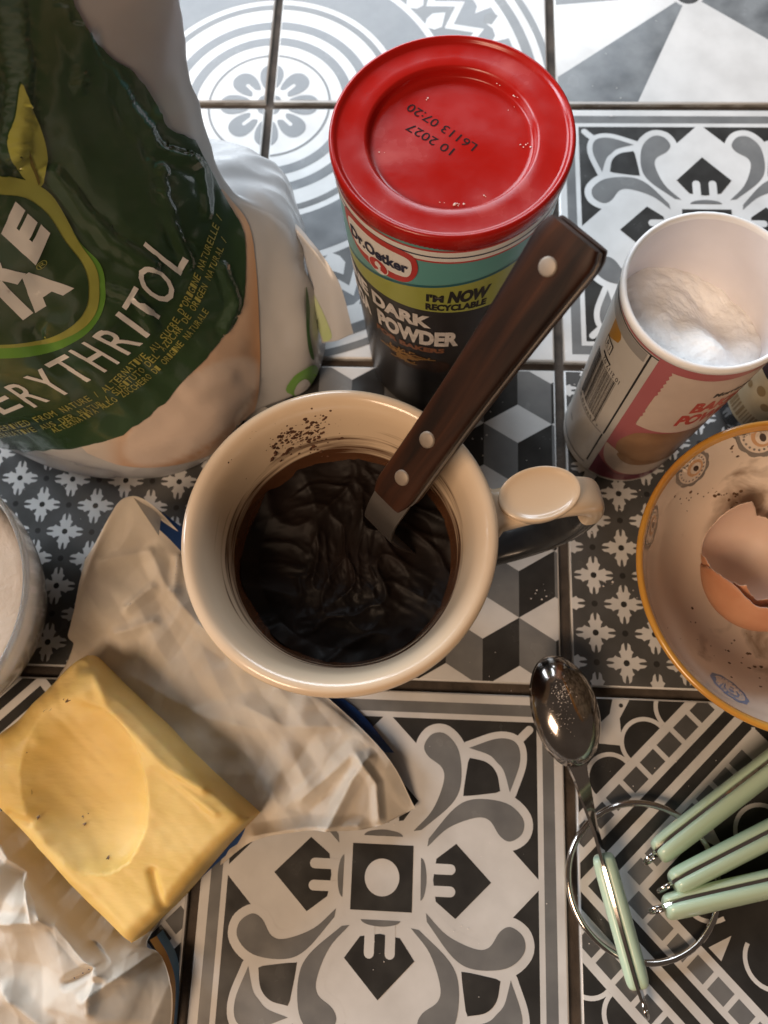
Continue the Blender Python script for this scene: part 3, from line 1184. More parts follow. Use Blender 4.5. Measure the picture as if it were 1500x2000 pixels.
# ------------------------------------------------------------------ batter in the mug
M['batter'] = pm('batter', (0.0048, 0.0032, 0.0027), 0.55, col2=(0.009, 0.005, 0.0038), nscale=60, rvar=.08, bump=.12, bscale=140, bdist=.001, spec=.16)
bv, bf = [], []
NR, NA = 90, 200
for i in range(NR + 1):
    for k in range(NA):
        rad, a = i / NR, 2 * math.pi * k / NA
        r_ = rad * .0378
        x, y = r_ * math.cos(a), r_ * math.sin(a)
        sw = a + rad * 1.1
        P = Vector((rad * math.cos(sw) * 1.0, rad * math.sin(sw), 0))
        Q = Vector((x * 26, y * 26, 0))
        Q = Q + Vector((noise.noise(Q * 1.1), noise.noise(Q * 1.1 + Vector((4, 4, 4))), 0)) * .5
        h = .0600 + .0014 * noise.noise(P * 2.2) + .0022 * (1 - abs(noise.noise(Q * 1.25 + P * 1.4 + Vector((5, 2, 1))))) ** 5 + .0011 * (1 - abs(noise.noise(Q * 2.9 + Vector((1, 8, 3))))) ** 6 + .0008 * max(0, noise.noise(Q * 4.2)) + .0007 * max(0, noise.noise(Q * 9 + Vector((9, 3, 2)))) + .0002 * noise.noise(Q * 20)
        h += .0034 * max(0, rad - .86) / .14 * (.6 + 1.6 * noise.noise(Vector((math.cos(a) * 2.5, math.sin(a) * 2.5, 4))))
        bv.append((MC.x + x, MC.y + y, h))
for i in range(NR):
    for k in range(NA):
        k2 = (k + 1) % NA
        bf.append((i * NA + k, (i + 1) * NA + k, (i + 1) * NA + k2, i * NA + k2))
tag(mk('chocolate_batter', bv, bf, M['batter']), 'thick dark chocolate batter filling the cream mug', 'batter')

# cocoa crumbs stuck to the inside of the lip
bvh_mug = BVHTree.FromPolygons([Vector(x) for x in vv], f if False else [tuple(p.vertices) for p in body.data.polygons])
M['cocoa_crumb'] = pm('cocoa_crumb', (0.055, 0.022, 0.011), 0.6, col2=(0.11, 0.045, 0.02), nscale=600)
rr = random.Random(21)
cv, cf = [], []
spots = []
for _ in range(190):
    t = rr.random()
    spots.append((540 + 100 * t + rr.gauss(0, 13), 872 - 36 * t + rr.gauss(0, 15), rr.uniform(.0003, .0013)))
for _ in range(14):
    spots.append((rr.gauss(590, 60), rr.gauss(850, 20), rr.uniform(.0002, .0005)))
for q in ((446, 903, .0006), (452, 898, .0004), (520, 880, .0005), (790, 785, .0003), (700, 830, .0003), (665, 820, .0003)):
    spots.append(q)
for px, py, s in spots:
    h, nrm, _, _ = bvh_mug.ray_cast(CAM_LOC, ray(px, py))
    if h:
        b0 = len(cv)
        nrm = nrm if nrm.dot(CAM_LOC - h) > 0 else -nrm
        t1 = nrm.orthogonal().normalized()
        t2 = nrm.cross(t1)
        n_ = 7
        for k in range(n_):
            a = 2 * math.pi * k / n_
            q = s * rr.uniform(.55, 1.25)
            cv.append(h + t1 * math.cos(a) * q + t2 * math.sin(a) * q * .8 - nrm * .0001)
        cv.append(h + nrm * s * rr.uniform(.25, .55))
        for k in range(n_):
            cf.append((b0 + k, b0 + (k + 1) % n_, b0 + n_))
tag(mk('cocoa_crumbs', cv, cf, M['cocoa_crumb']), 'dark cocoa crumbs stuck inside the mug lip', 'cocoa crumbs', None, 'stuff')

# ------------------------------------------------------------------ spatula


def wood_material():
    m, nt, b = nodes_of('dark_wood')
    L = nt.links.new
    tc = N(nt, 'ShaderNodeTexCoord')
    mp = N(nt, 'ShaderNodeMapping')
    mp.inputs['Scale'].default_value = (14, 160, 160)
    L(tc.outputs['UV'], mp.inputs['Vector'])
    n1 = N(nt, 'ShaderNodeTexNoise', i_Scale=1.0, i_Detail=6.0, i_Distortion=0.6)
    L(mp.outputs[0], n1.inputs['Vector'])
    rp = N(nt, 'ShaderNodeValToRGB')
    rp.color_ramp.elements[0].position = .36
    rp.color_ramp.elements[1].position = .70
    rp.color_ramp.elements[0].color = (0.011, 0.0052, 0.0036, 1)
    rp.color_ramp.elements[1].color = (0.062, 0.022, 0.0105, 1)
    L(n1.outputs[0], rp.inputs[0])
    L(rp.outputs[0], b.inputs['Base Color'])
    b.inputs['Roughness'].default_value = .36
    mr = N(nt, 'ShaderNodeMapRange')
    mr.inputs['To Min'].default_value = .58
    mr.inputs['To Max'].default_value = .36
    b.inputs['Specular IOR Level'].default_value = .16
    L(n1.outputs[0], mr.inputs['Value'])
    L(mr.outputs[0], b.inputs['Roughness'])
    bu = N(nt, 'ShaderNodeBump', i_Strength=0.35, i_Distance=0.0006)
    L(n1.outputs[0], bu.inputs['Height'])
    L(bu.outputs[0], b.inputs['Normal'])
    return m


M['wood'] = wood_material()
M['steel'] = pm('steel', (0.50, 0.47, 0.44), 0.28, metal=1.0, rvar=.1, nscale=60, bump=.1, bscale=120)
M['steel_dull'] = pm('steel_dull', (0.20, 0.18, 0.165), 0.42, metal=.85, col2=(0.15, 0.13, 0.12), nscale=80, rvar=.1)
M['rivet'] = pm('rivet', (0.30, 0.25, 0.20), 0.55, metal=.35, col2=(0.25, 0.20, 0.16), nscale=300)
A0 = U(768, 972, .099)
B0 = U(1133, 455, .168)
ax = (B0 - A0).normalized()
LH = (B0 - A0).length
wdv = (U(793, 1000, .1) - U(735, 940, .1)).normalized()
wdv = (wdv - ax * wdv.dot(ax)).normalized()
nv = wdv.cross(ax).normalized()
if nv.z < 0:
    nv = -nv
spat = empty('spatula', (A0.x, A0.y, .06), 'steel spatula with dark riveted wooden handle standing in the mug', 'spatula')


def slab(name, s0, s1, wf, t0, t1, mat, parent, e=.42, nseg=28, ns=40, uvs=True, endround=.0012):
    """A handle scale: rounded-rectangle section swept along the handle, between two thicknesses."""
    v, f, uv = [], [], []
    for i in range(ns + 1):
        s = s0 + (s1 - s0) * i / ns
        k = min(i, ns - i)
        sh = {0: .80, 1: .94}.get(k, 1.0)
        wd = wf(s / LH) * sh
        mid, hh = (t0 + t1) / 2, (t1 - t0) / 2 * sh
        bow = .0016 * math.sin(math.pi * min(1, max(0, s / LH)))
        for q in range(nseg):
            a = 2 * math.pi * q / nseg
            ca, sa = math.cos(a), math.sin(a)
            cx = math.copysign(abs(ca) ** e, ca) * wd
            cy = math.copysign(abs(sa) ** e, sa) * hh
            v.append(A0 + ax * s + wdv * cx + nv * (mid + cy - bow * .3))
    nr = ns + 1
    f = grid_faces(nr, nseg, True)
    f += [tuple(range(nseg)), tuple(ns * nseg + q for q in range(nseg))]
    o = mk(name, v, f, mat, parent, angle=60)
    if uvs:
        ul = o.data.uv_layers.new(name='UVMap')
        for lp in o.data.loops:
            P = Vector(v[lp.vertex_index]) - A0
            ul.data[lp.index].uv = (P.dot(ax), P.dot(wdv) + .7 * P.dot(nv))
    return fix_normals(o)


def wfun(s):
    s = max(0, min(1, s))
    return .0069 + .0004 * s + .0022 * s ** 2.2 - .0005 * math.sin(math.pi * s)


slab('handle_scale', 0, LH, wfun, .0007, .0052, M['wood'], spat)
slab('handle_scale', 0, LH, wfun, -.0050, -.0007, M['wood'], spat)
slab('tang', .0004, LH - .0006, lambda s: wfun(s) + .00025, -.00068, .00068, M['steel_dull'], spat, e=.15, uvs=False)
for px, py in ((785, 933), (834, 859), (1070, 521)):
    d = ray(px, py)
    o0 = A0 + nv * .0050
    t = (o0 - CAM_LOC).dot(nv) / d.dot(nv)
    c = CAM_LOC + d * t
    v, f = [], []
    pr = [(0, .0005), (.0020, .00048), (.0025, .0003), (.0027, -.0012)]
    for k in range(28):
        a = 2 * math.pi * k / 28
        for r, z in pr:
            v.append(c + ax * r * math.cos(a) + wdv * r * math.sin(a) + nv * z)
    for k in range(28):
        k2 = (k + 1) % 28
        for i in range(3):
            f.append((k * 4 + i, k2 * 4 + i, k2 * 4 + i + 1, k * 4 + i + 1))
    fix_normals(mk('rivet', v, f, M['rivet'], spat))
# blade: neck leaves the handle, dips and widens below the batter
E0 = A0 - ax * .0005
pts = [E0 + ax * .004, E0, E0 - ax * .008 - nv * .0012, E0 - ax * .016 - nv * .0055, E0 - ax * .022 - nv * .0130, E0 - ax * .027 - nv * .0230, E0 - ax * .031 - nv * .0330]
wds = [.0062, .0064, .0062, .0064, .0074, .0105, .0150]
pp = spline(pts, 5)
ww = spline([(x, 0, 0) for x in wds], 5)
v, f = [], []
for i, p in enumerate(pp):
    for sx, sn in ((-1, -.0006), (1, -.0006), (1, .0006), (-1, .0006)):
        v.append(p + wdv * sx * ww[i].x + nv * sn)
for i in range(len(pp) - 1):
    for k in range(4):
        f.append((i * 4 + k, i * 4 + (k + 1) % 4, i * 4 + 4 + (k + 1) % 4, i * 4 + 4 + k))
f += [(3, 2, 1, 0), tuple((len(pp) - 1) * 4 + k for k in range(4))]
fix_normals(mk('blade', v, f, M['steel_dull'], spat, smooth=True, angle=40))

# ------------------------------------------------------------------ bowl with eggshells
OC = Vector((0.2222, -0.2590, .0003))


def bowl_profile(sc=1.0):
    outer = [(0, .002), (.024, .002), (.026, 0), (.0275, .0005), (.0285, .004), (.034, .012), (.044, .026), (.0520, .042), (.0566, .0555)]
    lip = [(.0578, .0583), (.0579, .0597), (.0570, .0604), (.0559, .0600)]
    inner = [(.0548, .0575), (.0520, .050), (.0475, .038), (.0400, .024), (.0290, .0125), (.017, .0078), (.006, .0068), (0, .0067)]
    return outer, lip, inner


def bowl_material():
    m, nt, b = nodes_of('bowl_glaze')
    L = nt.links.new
    tc = N(nt, 'ShaderNodeTexCoord')
    b.inputs['Roughness'].default_value = .18
    b.inputs['Coat Weight'].default_value = .3
    n1 = N(nt, 'ShaderNodeTexNoise', i_Scale=30.0)
    L(tc.outputs['Object'], n1.inputs['Vector'])
    rp = N(nt, 'ShaderNodeValToRGB')
    rp.color_ramp.elements[0].color = (0.72, 0.60, 0.49, 1)
    rp.color_ramp.elements[1].color = (0.78, 0.67, 0.56, 1)
    L(n1.outputs[0], rp.inputs[0])
    # dried egg and cocoa marks in the bottom half
    n2 = N(nt, 'ShaderNodeTexNoise', i_Scale=75.0, i_Detail=5.0, i_Distortion=.5)
    L(tc.outputs['Object'], n2.inputs['Vector'])
    n3 = N(nt, 'ShaderNodeTexNoise', i_Scale=22.0, i_Detail=1.0)
    L(tc.outputs['Object'], n3.inputs['Vector'])
    mu = N(nt, 'ShaderNodeMath', operation='MULTIPLY')
    L(n2.outputs[0], mu.inputs[0])
    L(n3.outputs[0], mu.inputs[1])
    sm = N(nt, 'ShaderNodeMapRange')
    sm.inputs['From Min'].default_value = .295
    sm.inputs['From Max'].default_value = .43
    sm.inputs['To Max'].default_value = .75
    L(mu.outputs[0], sm.inputs['Value'])
    mx = N(nt, 'ShaderNodeMix', data_type='RGBA')
    mx.inputs['B'].default_value = (0.14, 0.075, 0.03, 1)
    L(sm.outputs[0], mx.inputs['Factor'])
    L(rp.outputs[0], mx.inputs['A'])
    L(mx.outputs['Result'], b.inputs['Base Color'])
    return m


M['bowl'] = bowl_material()
M['bowl_rim'] = pm('bowl_rim', (0.58, 0.29, 0.045), 0.2, col2=(0.50, 0.22, 0.035), nscale=50, coat=.4)
M['bowl_outside'] = pm('bowl_outside', (0.40, 0.36, 0.30), 0.22, col2=(0.16, 0.14, 0.12), nscale=210, detail=3, contrast=(.47, .56), coat=.3)
M['motif_grey'] = pm('motif_grey', (0.20, 0.18, 0.16), 0.3)
M['motif_orange'] = pm('motif_orange', (0.60, 0.34, 0.17), 0.3)
M['motif_dark'] = pm('motif_dark', (0.03, 0.015, 0.012), 0.3)
M['motif_blue'] = pm('motif_blue', (0.14, 0.22, 0.38), 0.3)
M['residue'] = pm('residue', (0.12, 0.06, 0.022), 0.3, col2=(0.06, 0.03, 0.012), nscale=300)
bowl = empty('bowl', OC, 'patterned cream bowl with orange rim holding broken eggshells', 'bowl')
ou, li, inn = bowl_profile()
ou_s = [(p.x, p.y) for p in spline([(r, z, 0) for r, z in ou], 4)]
inn_s = [(p.x, p.y) for p in spline([(r, z, 0) for r, z in inn], 5)]
v, f = lathe(ou_s, OC, 128)
fix_normals(mk('outer_wall', v, f, M['bowl_outside'], bowl))
v, f = lathe([(p.x, p.y) for p in spline([(r, z, 0) for r, z in [ou[-1]] + li + [inn[0]]], 4)], OC, 160)
fix_normals(mk('rim', v, f, M['bowl_rim'], bowl))
v, f = lathe(inn_s, OC, 128)
bin_ = fix_normals(mk('inner_wall', v, f, M['bowl'], bowl))
bvh_bowl = BVHTree.FromPolygons([Vector(x) for x in v], f)


def nearest_to_ray(bvh, d):
    best = None
    for k in range(60):
        h, n_, _, ds = bvh.find_nearest(CAM_LOC + d * (.10 + .006 * k))
        if best is None or ds < best[2]:
            best = (h, n_, ds)
    return best[0], best[1]


def on_surface(bvh, lift):
    """Maps photograph pixels onto a surface of the scene."""
    def fn(px, py):
        d = ray(px, py)
        h, n_, _, _ = bvh.ray_cast(CAM_LOC, d)
        if h is None:
            h, n_ = nearest_to_ray(bvh, d)
        if n_.dot(CAM_LOC - h) < 0:
            n_ = -n_
        return h + n_ * lift
    return fn


def motif(px, py, rot, sx, sy, parts=True, blue=False):
    """Painted paisley on the inside of the rim."""
    def tr(pts):
        c, s = math.cos(rot), math.sin(rot)
        return [(px + x * sx * c - y * sy * s, py + x * sx * s + y * sy * c) for x, y in pts]
    line = M['motif_blue'] if blue else M['motif_grey']
    n = 48
    outl = []
    for k in range(n):
        a = 2 * math.pi * k / n
        w_ = 1.0 + (.10 * abs(math.sin(a * 5)))
        outl.append((w_ * math.cos(a), w_ * math.sin(a)))
    poly_decal('painted_motif', tr(outl), on_surface(bvh_bowl, .00006), line, bowl, 12)
    poly_decal('painted_motif', tr(circle2(0, 0, .86, .86, 36)), on_surface(bvh_bowl, .00012), M['bowl'], bowl, 12)
    for k in range(20):
        a = 2 * math.pi * k / 20
        poly_decal('painted_dot', tr(circle2(.72 * math.cos(a), .72 * math.sin(a), .06, .06, 8)), on_surface(bvh_bowl, .00018), line, bowl)
    poly_decal('painted_motif', tr(circle2(.1, .12, .5, .5, 30)), on_surface(bvh_bowl, .00018), M['motif_orange'] if not blue else line, bowl, 12)
    poly_decal('painted_motif', tr(circle2(.12, .16, .34, .34, 30)), on_surface(bvh_bowl, .00024), M['bowl'], bowl, 12)
    poly_decal('painted_dot', tr(circle2(.12, .18, .15, .20, 16)), on_surface(bvh_bowl, .00030), M['motif_dark'] if not blue else line, bowl)


motif(1352, 915, R(-52), 40, 24)
motif(1482, 848, R(-20), 44, 42)
motif(1272, 1030, R(-78), 42, 10)
motif(1425, 1345, R(38), 44, 12, blue=True)
rr = random.Random(33)
cv, cf = [], []
for cx, cy, n, sx, sy, s in ((1390, 965, 16, 32, 6, .0010), (1430, 975, 8, 10, 14, .0011), (1345, 990, 4, 20, 14, .0005), (1420, 1270, 12, 45, 42, .0007), (1460, 1310, 12, 30, 30, .0007), (1350, 1240, 5, 20, 30, .0004), (1440, 880, 4, 20, 8, .0007)):
    for _ in range(n):
        px, py = rr.gauss(cx, sx), rr.gauss(cy, sy)
        h, nrm, _, _ = bvh_bowl.ray_cast(CAM_LOC, ray(px, py))
        if h is None:
            continue
        if nrm.dot(CAM_LOC - h) < 0:
            nrm = -nrm
        t1 = nrm.cross(Vector((.2, .9, .1))).normalized()
        t2 = nrm.cross(t1)
        b0 = len(cv)
        q0 = s * rr.uniform(.3, 1.3)
        el = rr.uniform(.5, 1.0)
        for k in range(9):
            a = 2 * math.pi * k / 9
            q = q0 * rr.uniform(.75, 1.2)
            cv.append(h + t1 * math.cos(a) * q + t2 * math.sin(a) * q * el)
        cv.append(h + nrm * .00025)
        for k in range(9):
            cf.append((b0 + k, b0 + (k + 1) % 9, b0 + 9))
tag(mk('batter_splashes', cv, cf, M['residue']), 'brown batter splashes dried inside the bowl', 'splashes', None, 'stuff')

M['egg_out'] = pm('egg_out', (0.50, 0.22, 0.115), 0.55, col2=(0.56, 0.27, 0.15), nscale=80, bump=.12, bscale=900, bdist=.0002, sss=.12, sss_col=(.003, .0012, .0006))
M['egg_in'] = pm('egg_in', (0.70, 0.52, 0.43), 0.5, col2=(0.66, 0.48, 0.39), nscale=60, sss=.15, sss_col=(.003, .0012, .0006))


def eggshell(name, centre, axis, a, b_, cut, jag, seed, label, turn=0.0):
    """Broken half of an eggshell: outside and inside skins joined along a ragged edge."""
    rr = random.Random(seed)
    q = Vector(axis).normalized().to_track_quat('Z', 'Y')
    na, nr = 152, 30
    ph = [rr.uniform(0, 6.28) for _ in range(6)]
    teeth = [rr.uniform(-1, 1) for _ in range(19)]
    edge = []
    for k in range(na):
        t = 2 * math.pi * k / na + turn
        e = cut + jag * (.5 * math.sin(2 * t + ph[0]) + .30 * math.sin(3 * t + ph[1]))
        x_ = k / na * len(teeth)
        i0 = int(x_)
        e += jag * .55 * (teeth[i0 % len(teeth)] * (1 - x_ + i0) + teeth[(i0 + 1) % len(teeth)] * (x_ - i0)) + jag * rr.uniform(-.05, .05)
        edge.append(e)
    v, f, idx = [], [], []
    for side, sc in ((0, 1.0), (1, .984)):
        for i in range(nr + 1):
            for k in range(na):
                lat = -math.pi / 2 + (edge[k] + math.pi / 2) * i / nr
                r_ = b_ * sc * math.cos(lat)
                z = a * sc * math.sin(lat) * (1.0 if lat < 0 else 1.18)
                t = 2 * math.pi * k / na
                v.append(Vector(centre) + q @ Vector((r_ * math.cos(t), r_ * math.sin(t), z)))
    off = (nr + 1) * na
    for i in range(nr):
        for k in range(na):
            k2 = (k + 1) % na
            f.append((i * na + k, i * na + k2, (i + 1) * na + k2, (i + 1) * na + k))
            idx.append(0)
            f.append((off + i * na + k2, off + i * na + k, off + (i + 1) * na + k, off + (i + 1) * na + k2))
            idx.append(1)
    for k in range(na):
        k2 = (k + 1) % na
        f.append((nr * na + k, nr * na + k2, off + nr * na + k2, off + nr * na + k))
        idx.append(1)
    o = mk(name, v, f, [M['egg_out'], M['egg_in']], None, idx)
    return tag(o, label, 'eggshell', 'broken eggshells in the bowl')


eg = U(1484, 1118, .034)
eggshell('eggshell', eg, (-.22, .72, .62), .0235, .0215, R(3), R(13), 4, 'brown half eggshell resting at the bottom of the bowl')
eg2 = eg + Vector((-.0026, .0066, .0026))
eggshell('eggshell', eg2, (-.05, .34, .94), .0205, .0192, R(0), R(26), 15, 'paler eggshell half with ragged edge, tucked into the lower shell', 2.2)

# ------------------------------------------------------------------ sweetener bag
UA = Vector((.77, .64, 0)).normalized()
NA_ = Vector((UA.y, -UA.x, 0))


def W(u, n, z):
    p = UA * u + NA_ * n
    return Vector((p.x, p.y, z))


def UN(px, py, z):
    p = U(px, py, z)
    return (p.dot(UA), p.dot(NA_), z)


def X(x, y, z):
    return Vector((x, y, z))


fr = [UN(360, 150, .14), UN(322, -40, .175), (-.066, .104, .215)]
bag_rows = [
    [X(-.112, -.188, .0008), X(-.082, -.202, .0008), X(-.040, -.2075, .0008), X(-.014, -.198, .0008), X(.004, -.177, .0008), X(.028, -.163, .0008), X(.033, -.132, .0008), X(.013, -.080, .0008),
     X(-.040, -.064, .0008), X(-.118, -.090, .0008), X(-.143, -.140, .0008)],
    [X(-.122, -.190, .010), X(-.086, -.207, .008), X(-.040, -.2130, .006), X(-.010, -.202, .006), X(.0075, -.1785, .006), X(.034, -.163, .006), X(.038, -.131, .006), X(.016, -.077, .006), X(-.040, -.060, .006),
     X(-.123, -.088, .006), X(-.150, -.140, .008)],
    [X(-.126, -.192, .034), X(-.088, -.207, .032), X(-.040, -.2125, .030), X(-.007, -.198, .030), X(.0150, -.166, .030), X(.0345, -.155, .030), X(.0350, -.125, .030), X(.015, -.078, .030), X(-.040, -.060, .030),
     X(-.124, -.088, .030), X(-.152, -.142, .032)],
    [W(-.220, .092, .067), W(-.190, .116, .066), W(-.150, .126, .065), W(-.110, .124, .065), Vector(U(497, 492, .066)), X(.0270, -.122, .064), X(.0230, -.106, .064), X(.010, -.085, .064), X(-.045, -.078, .064),
     X(-.120, -.110, .065), X(-.142, -.160, .066)],
    [W(-.222, .096, .102), W(-.190, .108, .101), W(-.150, .114, .100), W(-.110, .115, .100), Vector(U(418, 342, .100)), W(-.078, .097, .100), W(-.082, .092, .100), W(-.090, .086, .100), W(-.150, .076, .100),
     W(-.205, .082, .101), W(-.221, .090, .102)],
    [W(-.222, .098, .140), W(-.190, .104, .140), W(-.150, .108, .140), W(-.110, .107, .140), W(*fr[0]), W(fr[0][0] - .004, fr[0][1] - .003, .140), W(fr[0][0] - .010, fr[0][1] - .006, .140), W(-.095, .094, .140),
     W(-.150, .090, .140), W(-.200, .092, .140), W(-.220, .096, .140)],
    [W(-.221, .099, .176), W(-.190, .103, .176), W(-.150, .105, .176), W(-.110, .105, .175), W(*fr[1]), W(fr[1][0] - .003, fr[1][1] - .002, .175), W(fr[1][0] - .008, fr[1][1] - .004, .175), W(-.095, .099, .175),
     W(-.150, .097, .176), W(-.200, .097, .176), W(-.219, .098, .176)],
    [W(-.220, .100, .215), W(-.190, .102, .215), W(-.150, .103, .215), W(-.110, .103, .215), W(*fr[2]), W(-.068, .102, .215), W(-.074, .101, .215), W(-.095, .101, .215), W(-.150, .101, .215),
     W(-.200, .100, .215), W(-.219, .100, .215)],
]
NS, NT = 18, 18
loops = [spline(r, NS, True) for r in bag_rows]
nc = len(loops[0])
cols = [spline([lp[i] for lp in loops], NT) for i in range(nc)]
nr = len(cols[0])
cen = [sum((cols[i][j] for i in range(nc)), Vector()) / nc for j in range(nr)]
# creases of the film: (pixel polyline, width, height)
creases = [([(150, 60), (235, 200), (300, 290), (370, 320)], 13, .0020), ([(120, 20), (165, 120), (150, 170)], 12, .0014), ([(310, 330), (312, 400), (340, 470), (365, 520)], 9, .0014), ([(95, 335), (160, 420), (210, 470), (290, 520)], 15, .0014), ([(205, 560), (260, 580), (300, 640)], 8, .0009),
           ([(330, 300), (390, 330), (400, 420)], 10, .0010), ([(430, 520), (455, 590), (440, 640)], 10, .0010), ([(20, 0), (35, 160), (20, 300)], 18, .0022),
           ([(60, 640), (160, 760), (230, 820)], 22, -.0008), ([(300, 700), (380, 760), (440, 740)], 22, .0009), ([(10, 890), (120, 912), (220, 935)], 7, .0012), ([(60, 880), (140, 905)], 5, -.001)]


def to_px(p):
    d = CAM_M.transposed() @ (p - CAM_LOC)
    return 750 + FOC * d.x / -d.z, 1000 - FOC * d.y / -d.z


def seg_dist(px, py, pl):
    best = 1e9
    for (ax_, ay), (bx, by) in zip(pl, pl[1:]):
        dx, dy = bx - ax_, by - ay
        t = max(0, min(1, ((px - ax_) * dx + (py - ay) * dy) / (dx * dx + dy * dy)))
        best = min(best, math.hypot(px - ax_ - t * dx, py - ay - t * dy))
    return best


bagv = []
for j in range(nr):
    for i in range(nc):
        p = cols[i][j]
        o = (p - cen[j])
        o.z = 0
        o = o.normalized() if o.length > 1e-6 else Vector((0, -1, 0))
        zf = min(1, max(0, (p.z - .004) / .03))
        d = zf * (.0012 * noise.noise(p * 34) + .0009 * (1 - 2 * abs(noise.noise(p * 52 + Vector((4, 2, 7))))) + .0003 * noise.noise(p * 160))
        up = min(1, max(0, (p.z - .07) / .06))
        d += up * .0007 * (1 - 2 * abs(noise.noise(Vector((p.dot(UA) * 42, p.z * 9, 2)))))
        front = i / nc < .42
        if .36 < i / nc < .70:
            d += zf * .0022 * ridged0(Vector((p.x * 70 + p.z * 25, p.y * 70, p.z * 16))) * math.sin(math.pi * (i / nc - .36) / .34)
        if front:
            px, py = to_px(p)
            for pl, wd, hh in creases:
                q = seg_dist(px, py, pl) / wd
                if q < 3:
                    d += 1.25 * (hh * math.exp(-q * q) - hh * .5 * math.exp(-((q - 1.3) ** 2) * 2))
        if not front and p.z > .085:
            d = d * .3 + .0025 * min(1, (p.z - .085) / .02)
        bagv.append(p + o * d)
bagf = grid_faces(nr, nc, True)
M['film'] = pm('bag_film', (0.50, 0.495, 0.495), 0.24, col2=(0.44, 0.435, 0.435), nscale=25, bump=.12, bscale=70, bdist=.002, sss=.1, sss_col=(.004, .004, .004))
M['film_green'] = pm('film_green', (0.026, 0.058, 0.026), 0.2, col2=(0.036, 0.072, 0.034), nscale=18, rvar=.06, bump=.1, bscale=70, bdist=.002, coat=.5)
for mm_, st_ in ((M['film'], .45), (M['film_green'], .5)):
    # fine crinkles of thin plastic film
    nt = mm_.node_tree
    b = nt.nodes['Principled BSDF']
    tc = N(nt, 'ShaderNodeTexCoord')
    mp = N(nt, 'ShaderNodeMapping')
    mp.inputs['Scale'].default_value = (1, 1, .55)
    nt.links.new(tc.outputs['Object'], mp.inputs['Vector'])
    rz = N(nt, 'ShaderNodeTexNoise', i_Scale=24.0, i_Detail=3.0, i_Distortion=.7)
    rz.noise_type = 'RIDGED_MULTIFRACTAL'
    nt.links.new(mp.outputs[0], rz.inputs['Vector'])
    bu = N(nt, 'ShaderNodeBump', i_Strength=st_, i_Distance=.0016)
    nt.links.new(rz.outputs[0], bu.inputs['Height'])
    nt.links.new(bu.outputs[0], b.inputs['Normal'])
M['film_lime'] = pm('film_lime', (0.36, 0.36, 0.075), 0.3, col2=(0.30, 0.32, 0.07), nscale=40)
M['film_leafgreen'] = pm('film_leafgreen', (0.11, 0.28, 0.035), 0.3, col2=(0.14, 0.32, 0.05), nscale=40)
M['film_green_mid'] = pm('film_midgreen', (0.045, 0.10, 0.04), 0.28, col2=(0.06, 0.13, 0.055), nscale=30)
M['film_white'] = pm('film_white_ink', (0.74, 0.72, 0.69), 0.3, col2=(0.70, 0.68, 0.65), nscale=60)
M['film_yellow'] = pm('film_yellow_ink', (0.38, 0.36, 0.09), 0.35)
M['film_vein'] = pm('film_vein', (0.14, 0.11, 0.02), 0.35)
bag = empty('sweetener_bag', (-.05, -.14, .0005), 'large dark green and white erythritol bag leaning at the left', 'bag')
tp_ = len(bagv)
body = mk('film_body', bagv, bagf + [tuple(range(nc))[::-1]], M['film'], bag)
fix_normals(body)
bvh_bag = BVHTree.FromPolygons([Vector(q) for q in bagv], bagf)


def bag_at(lift):
    base = on_surface(bvh_bag, lift)

    def fn(px, py):
        d = ray(px, py)
        h, n_, _, _ = bvh_bag.ray_cast(CAM_LOC, d)
        if h is None:
            # just beyond the edge: follow the nearest film
            h, n_ = nearest_to_ray(bvh_bag, d)
        if n_.dot(CAM_LOC - h) < 0:
            n_ = -n_
        return h + n_ * (lift * 3.0)
    return fn


rr = random.Random(2)


def rough(pts, amp, n=5):
    s = smooth2(pts, n, False)
    return [(x + rr.uniform(-amp, amp), y + rr.uniform(-amp, amp)) for x, y in s]


# peach photograph area at the foot of the front panel (soft printed gradient), under the green
pe_poly = smooth2([(160, 850), (300, 700), (420, 560), (452, 470), (430, 372), (452, 392), (486, 440), (499, 520), (505, 620), (507, 720), (497, 800), (458, 850), (400, 892), (300, 912), (210, 900)], 4)
vv2, ff2 = cut2d(pe_poly, [tuple(range(len(pe_poly)))], 9)
o = mk('printed_picture', [bag_at(.00012)(x, y) for x, y in vv2], ff2, [], bag)


def sstep(a, b, x):
    t = max(0, min(1, (x - a) / (b - a)))
    return t * t * (3 - 2 * t)


def mixc(a, b, t):
    return tuple(a[i] + (b[i] - a[i]) * t for i in range(3))


def peach(px, py):
    c = mixc((.60, .42, .30), (.52, .30, .17), sstep(470, 505, px))
    # egg-shaped cream oval with an orange outline
    dx, dy = px - 372, py - 800
    a = R(-36)
    ex, ey = dx * math.cos(a) + dy * math.sin(a), -dx * math.sin(a) + dy * math.cos(a)
    q = math.hypot(ex / 168, ey / (78 if ey > 0 else 62))
    o_ = math.exp(-((q - 1.0) / .08) ** 2)
    inside = 1 - sstep(.86, 1.0, q)
    c = mixc(c, (.46, .22, .10), .6 * o_ * sstep(-.6, .6, ey / 70))
    c = mixc(c, (.66, .53, .44), inside)
    c = mixc(c, (.62, .54, .47), sstep(250, 190, px))
    return c


ca = o.data.color_attributes.new('print', 'FLOAT_COLOR', 'POINT')
for i, (x, y) in enumerate(vv2):
    ca.data[i].color = (*peach(x, y), 1)
m, nt, b = nodes_of('film_picture')
at = N(nt, 'ShaderNodeAttribute', attribute_name='print')
nt.links.new(at.outputs['Color'], b.inputs['Base Color'])
b.inputs['Roughness'].default_value = .3
o.data.materials.append(m)
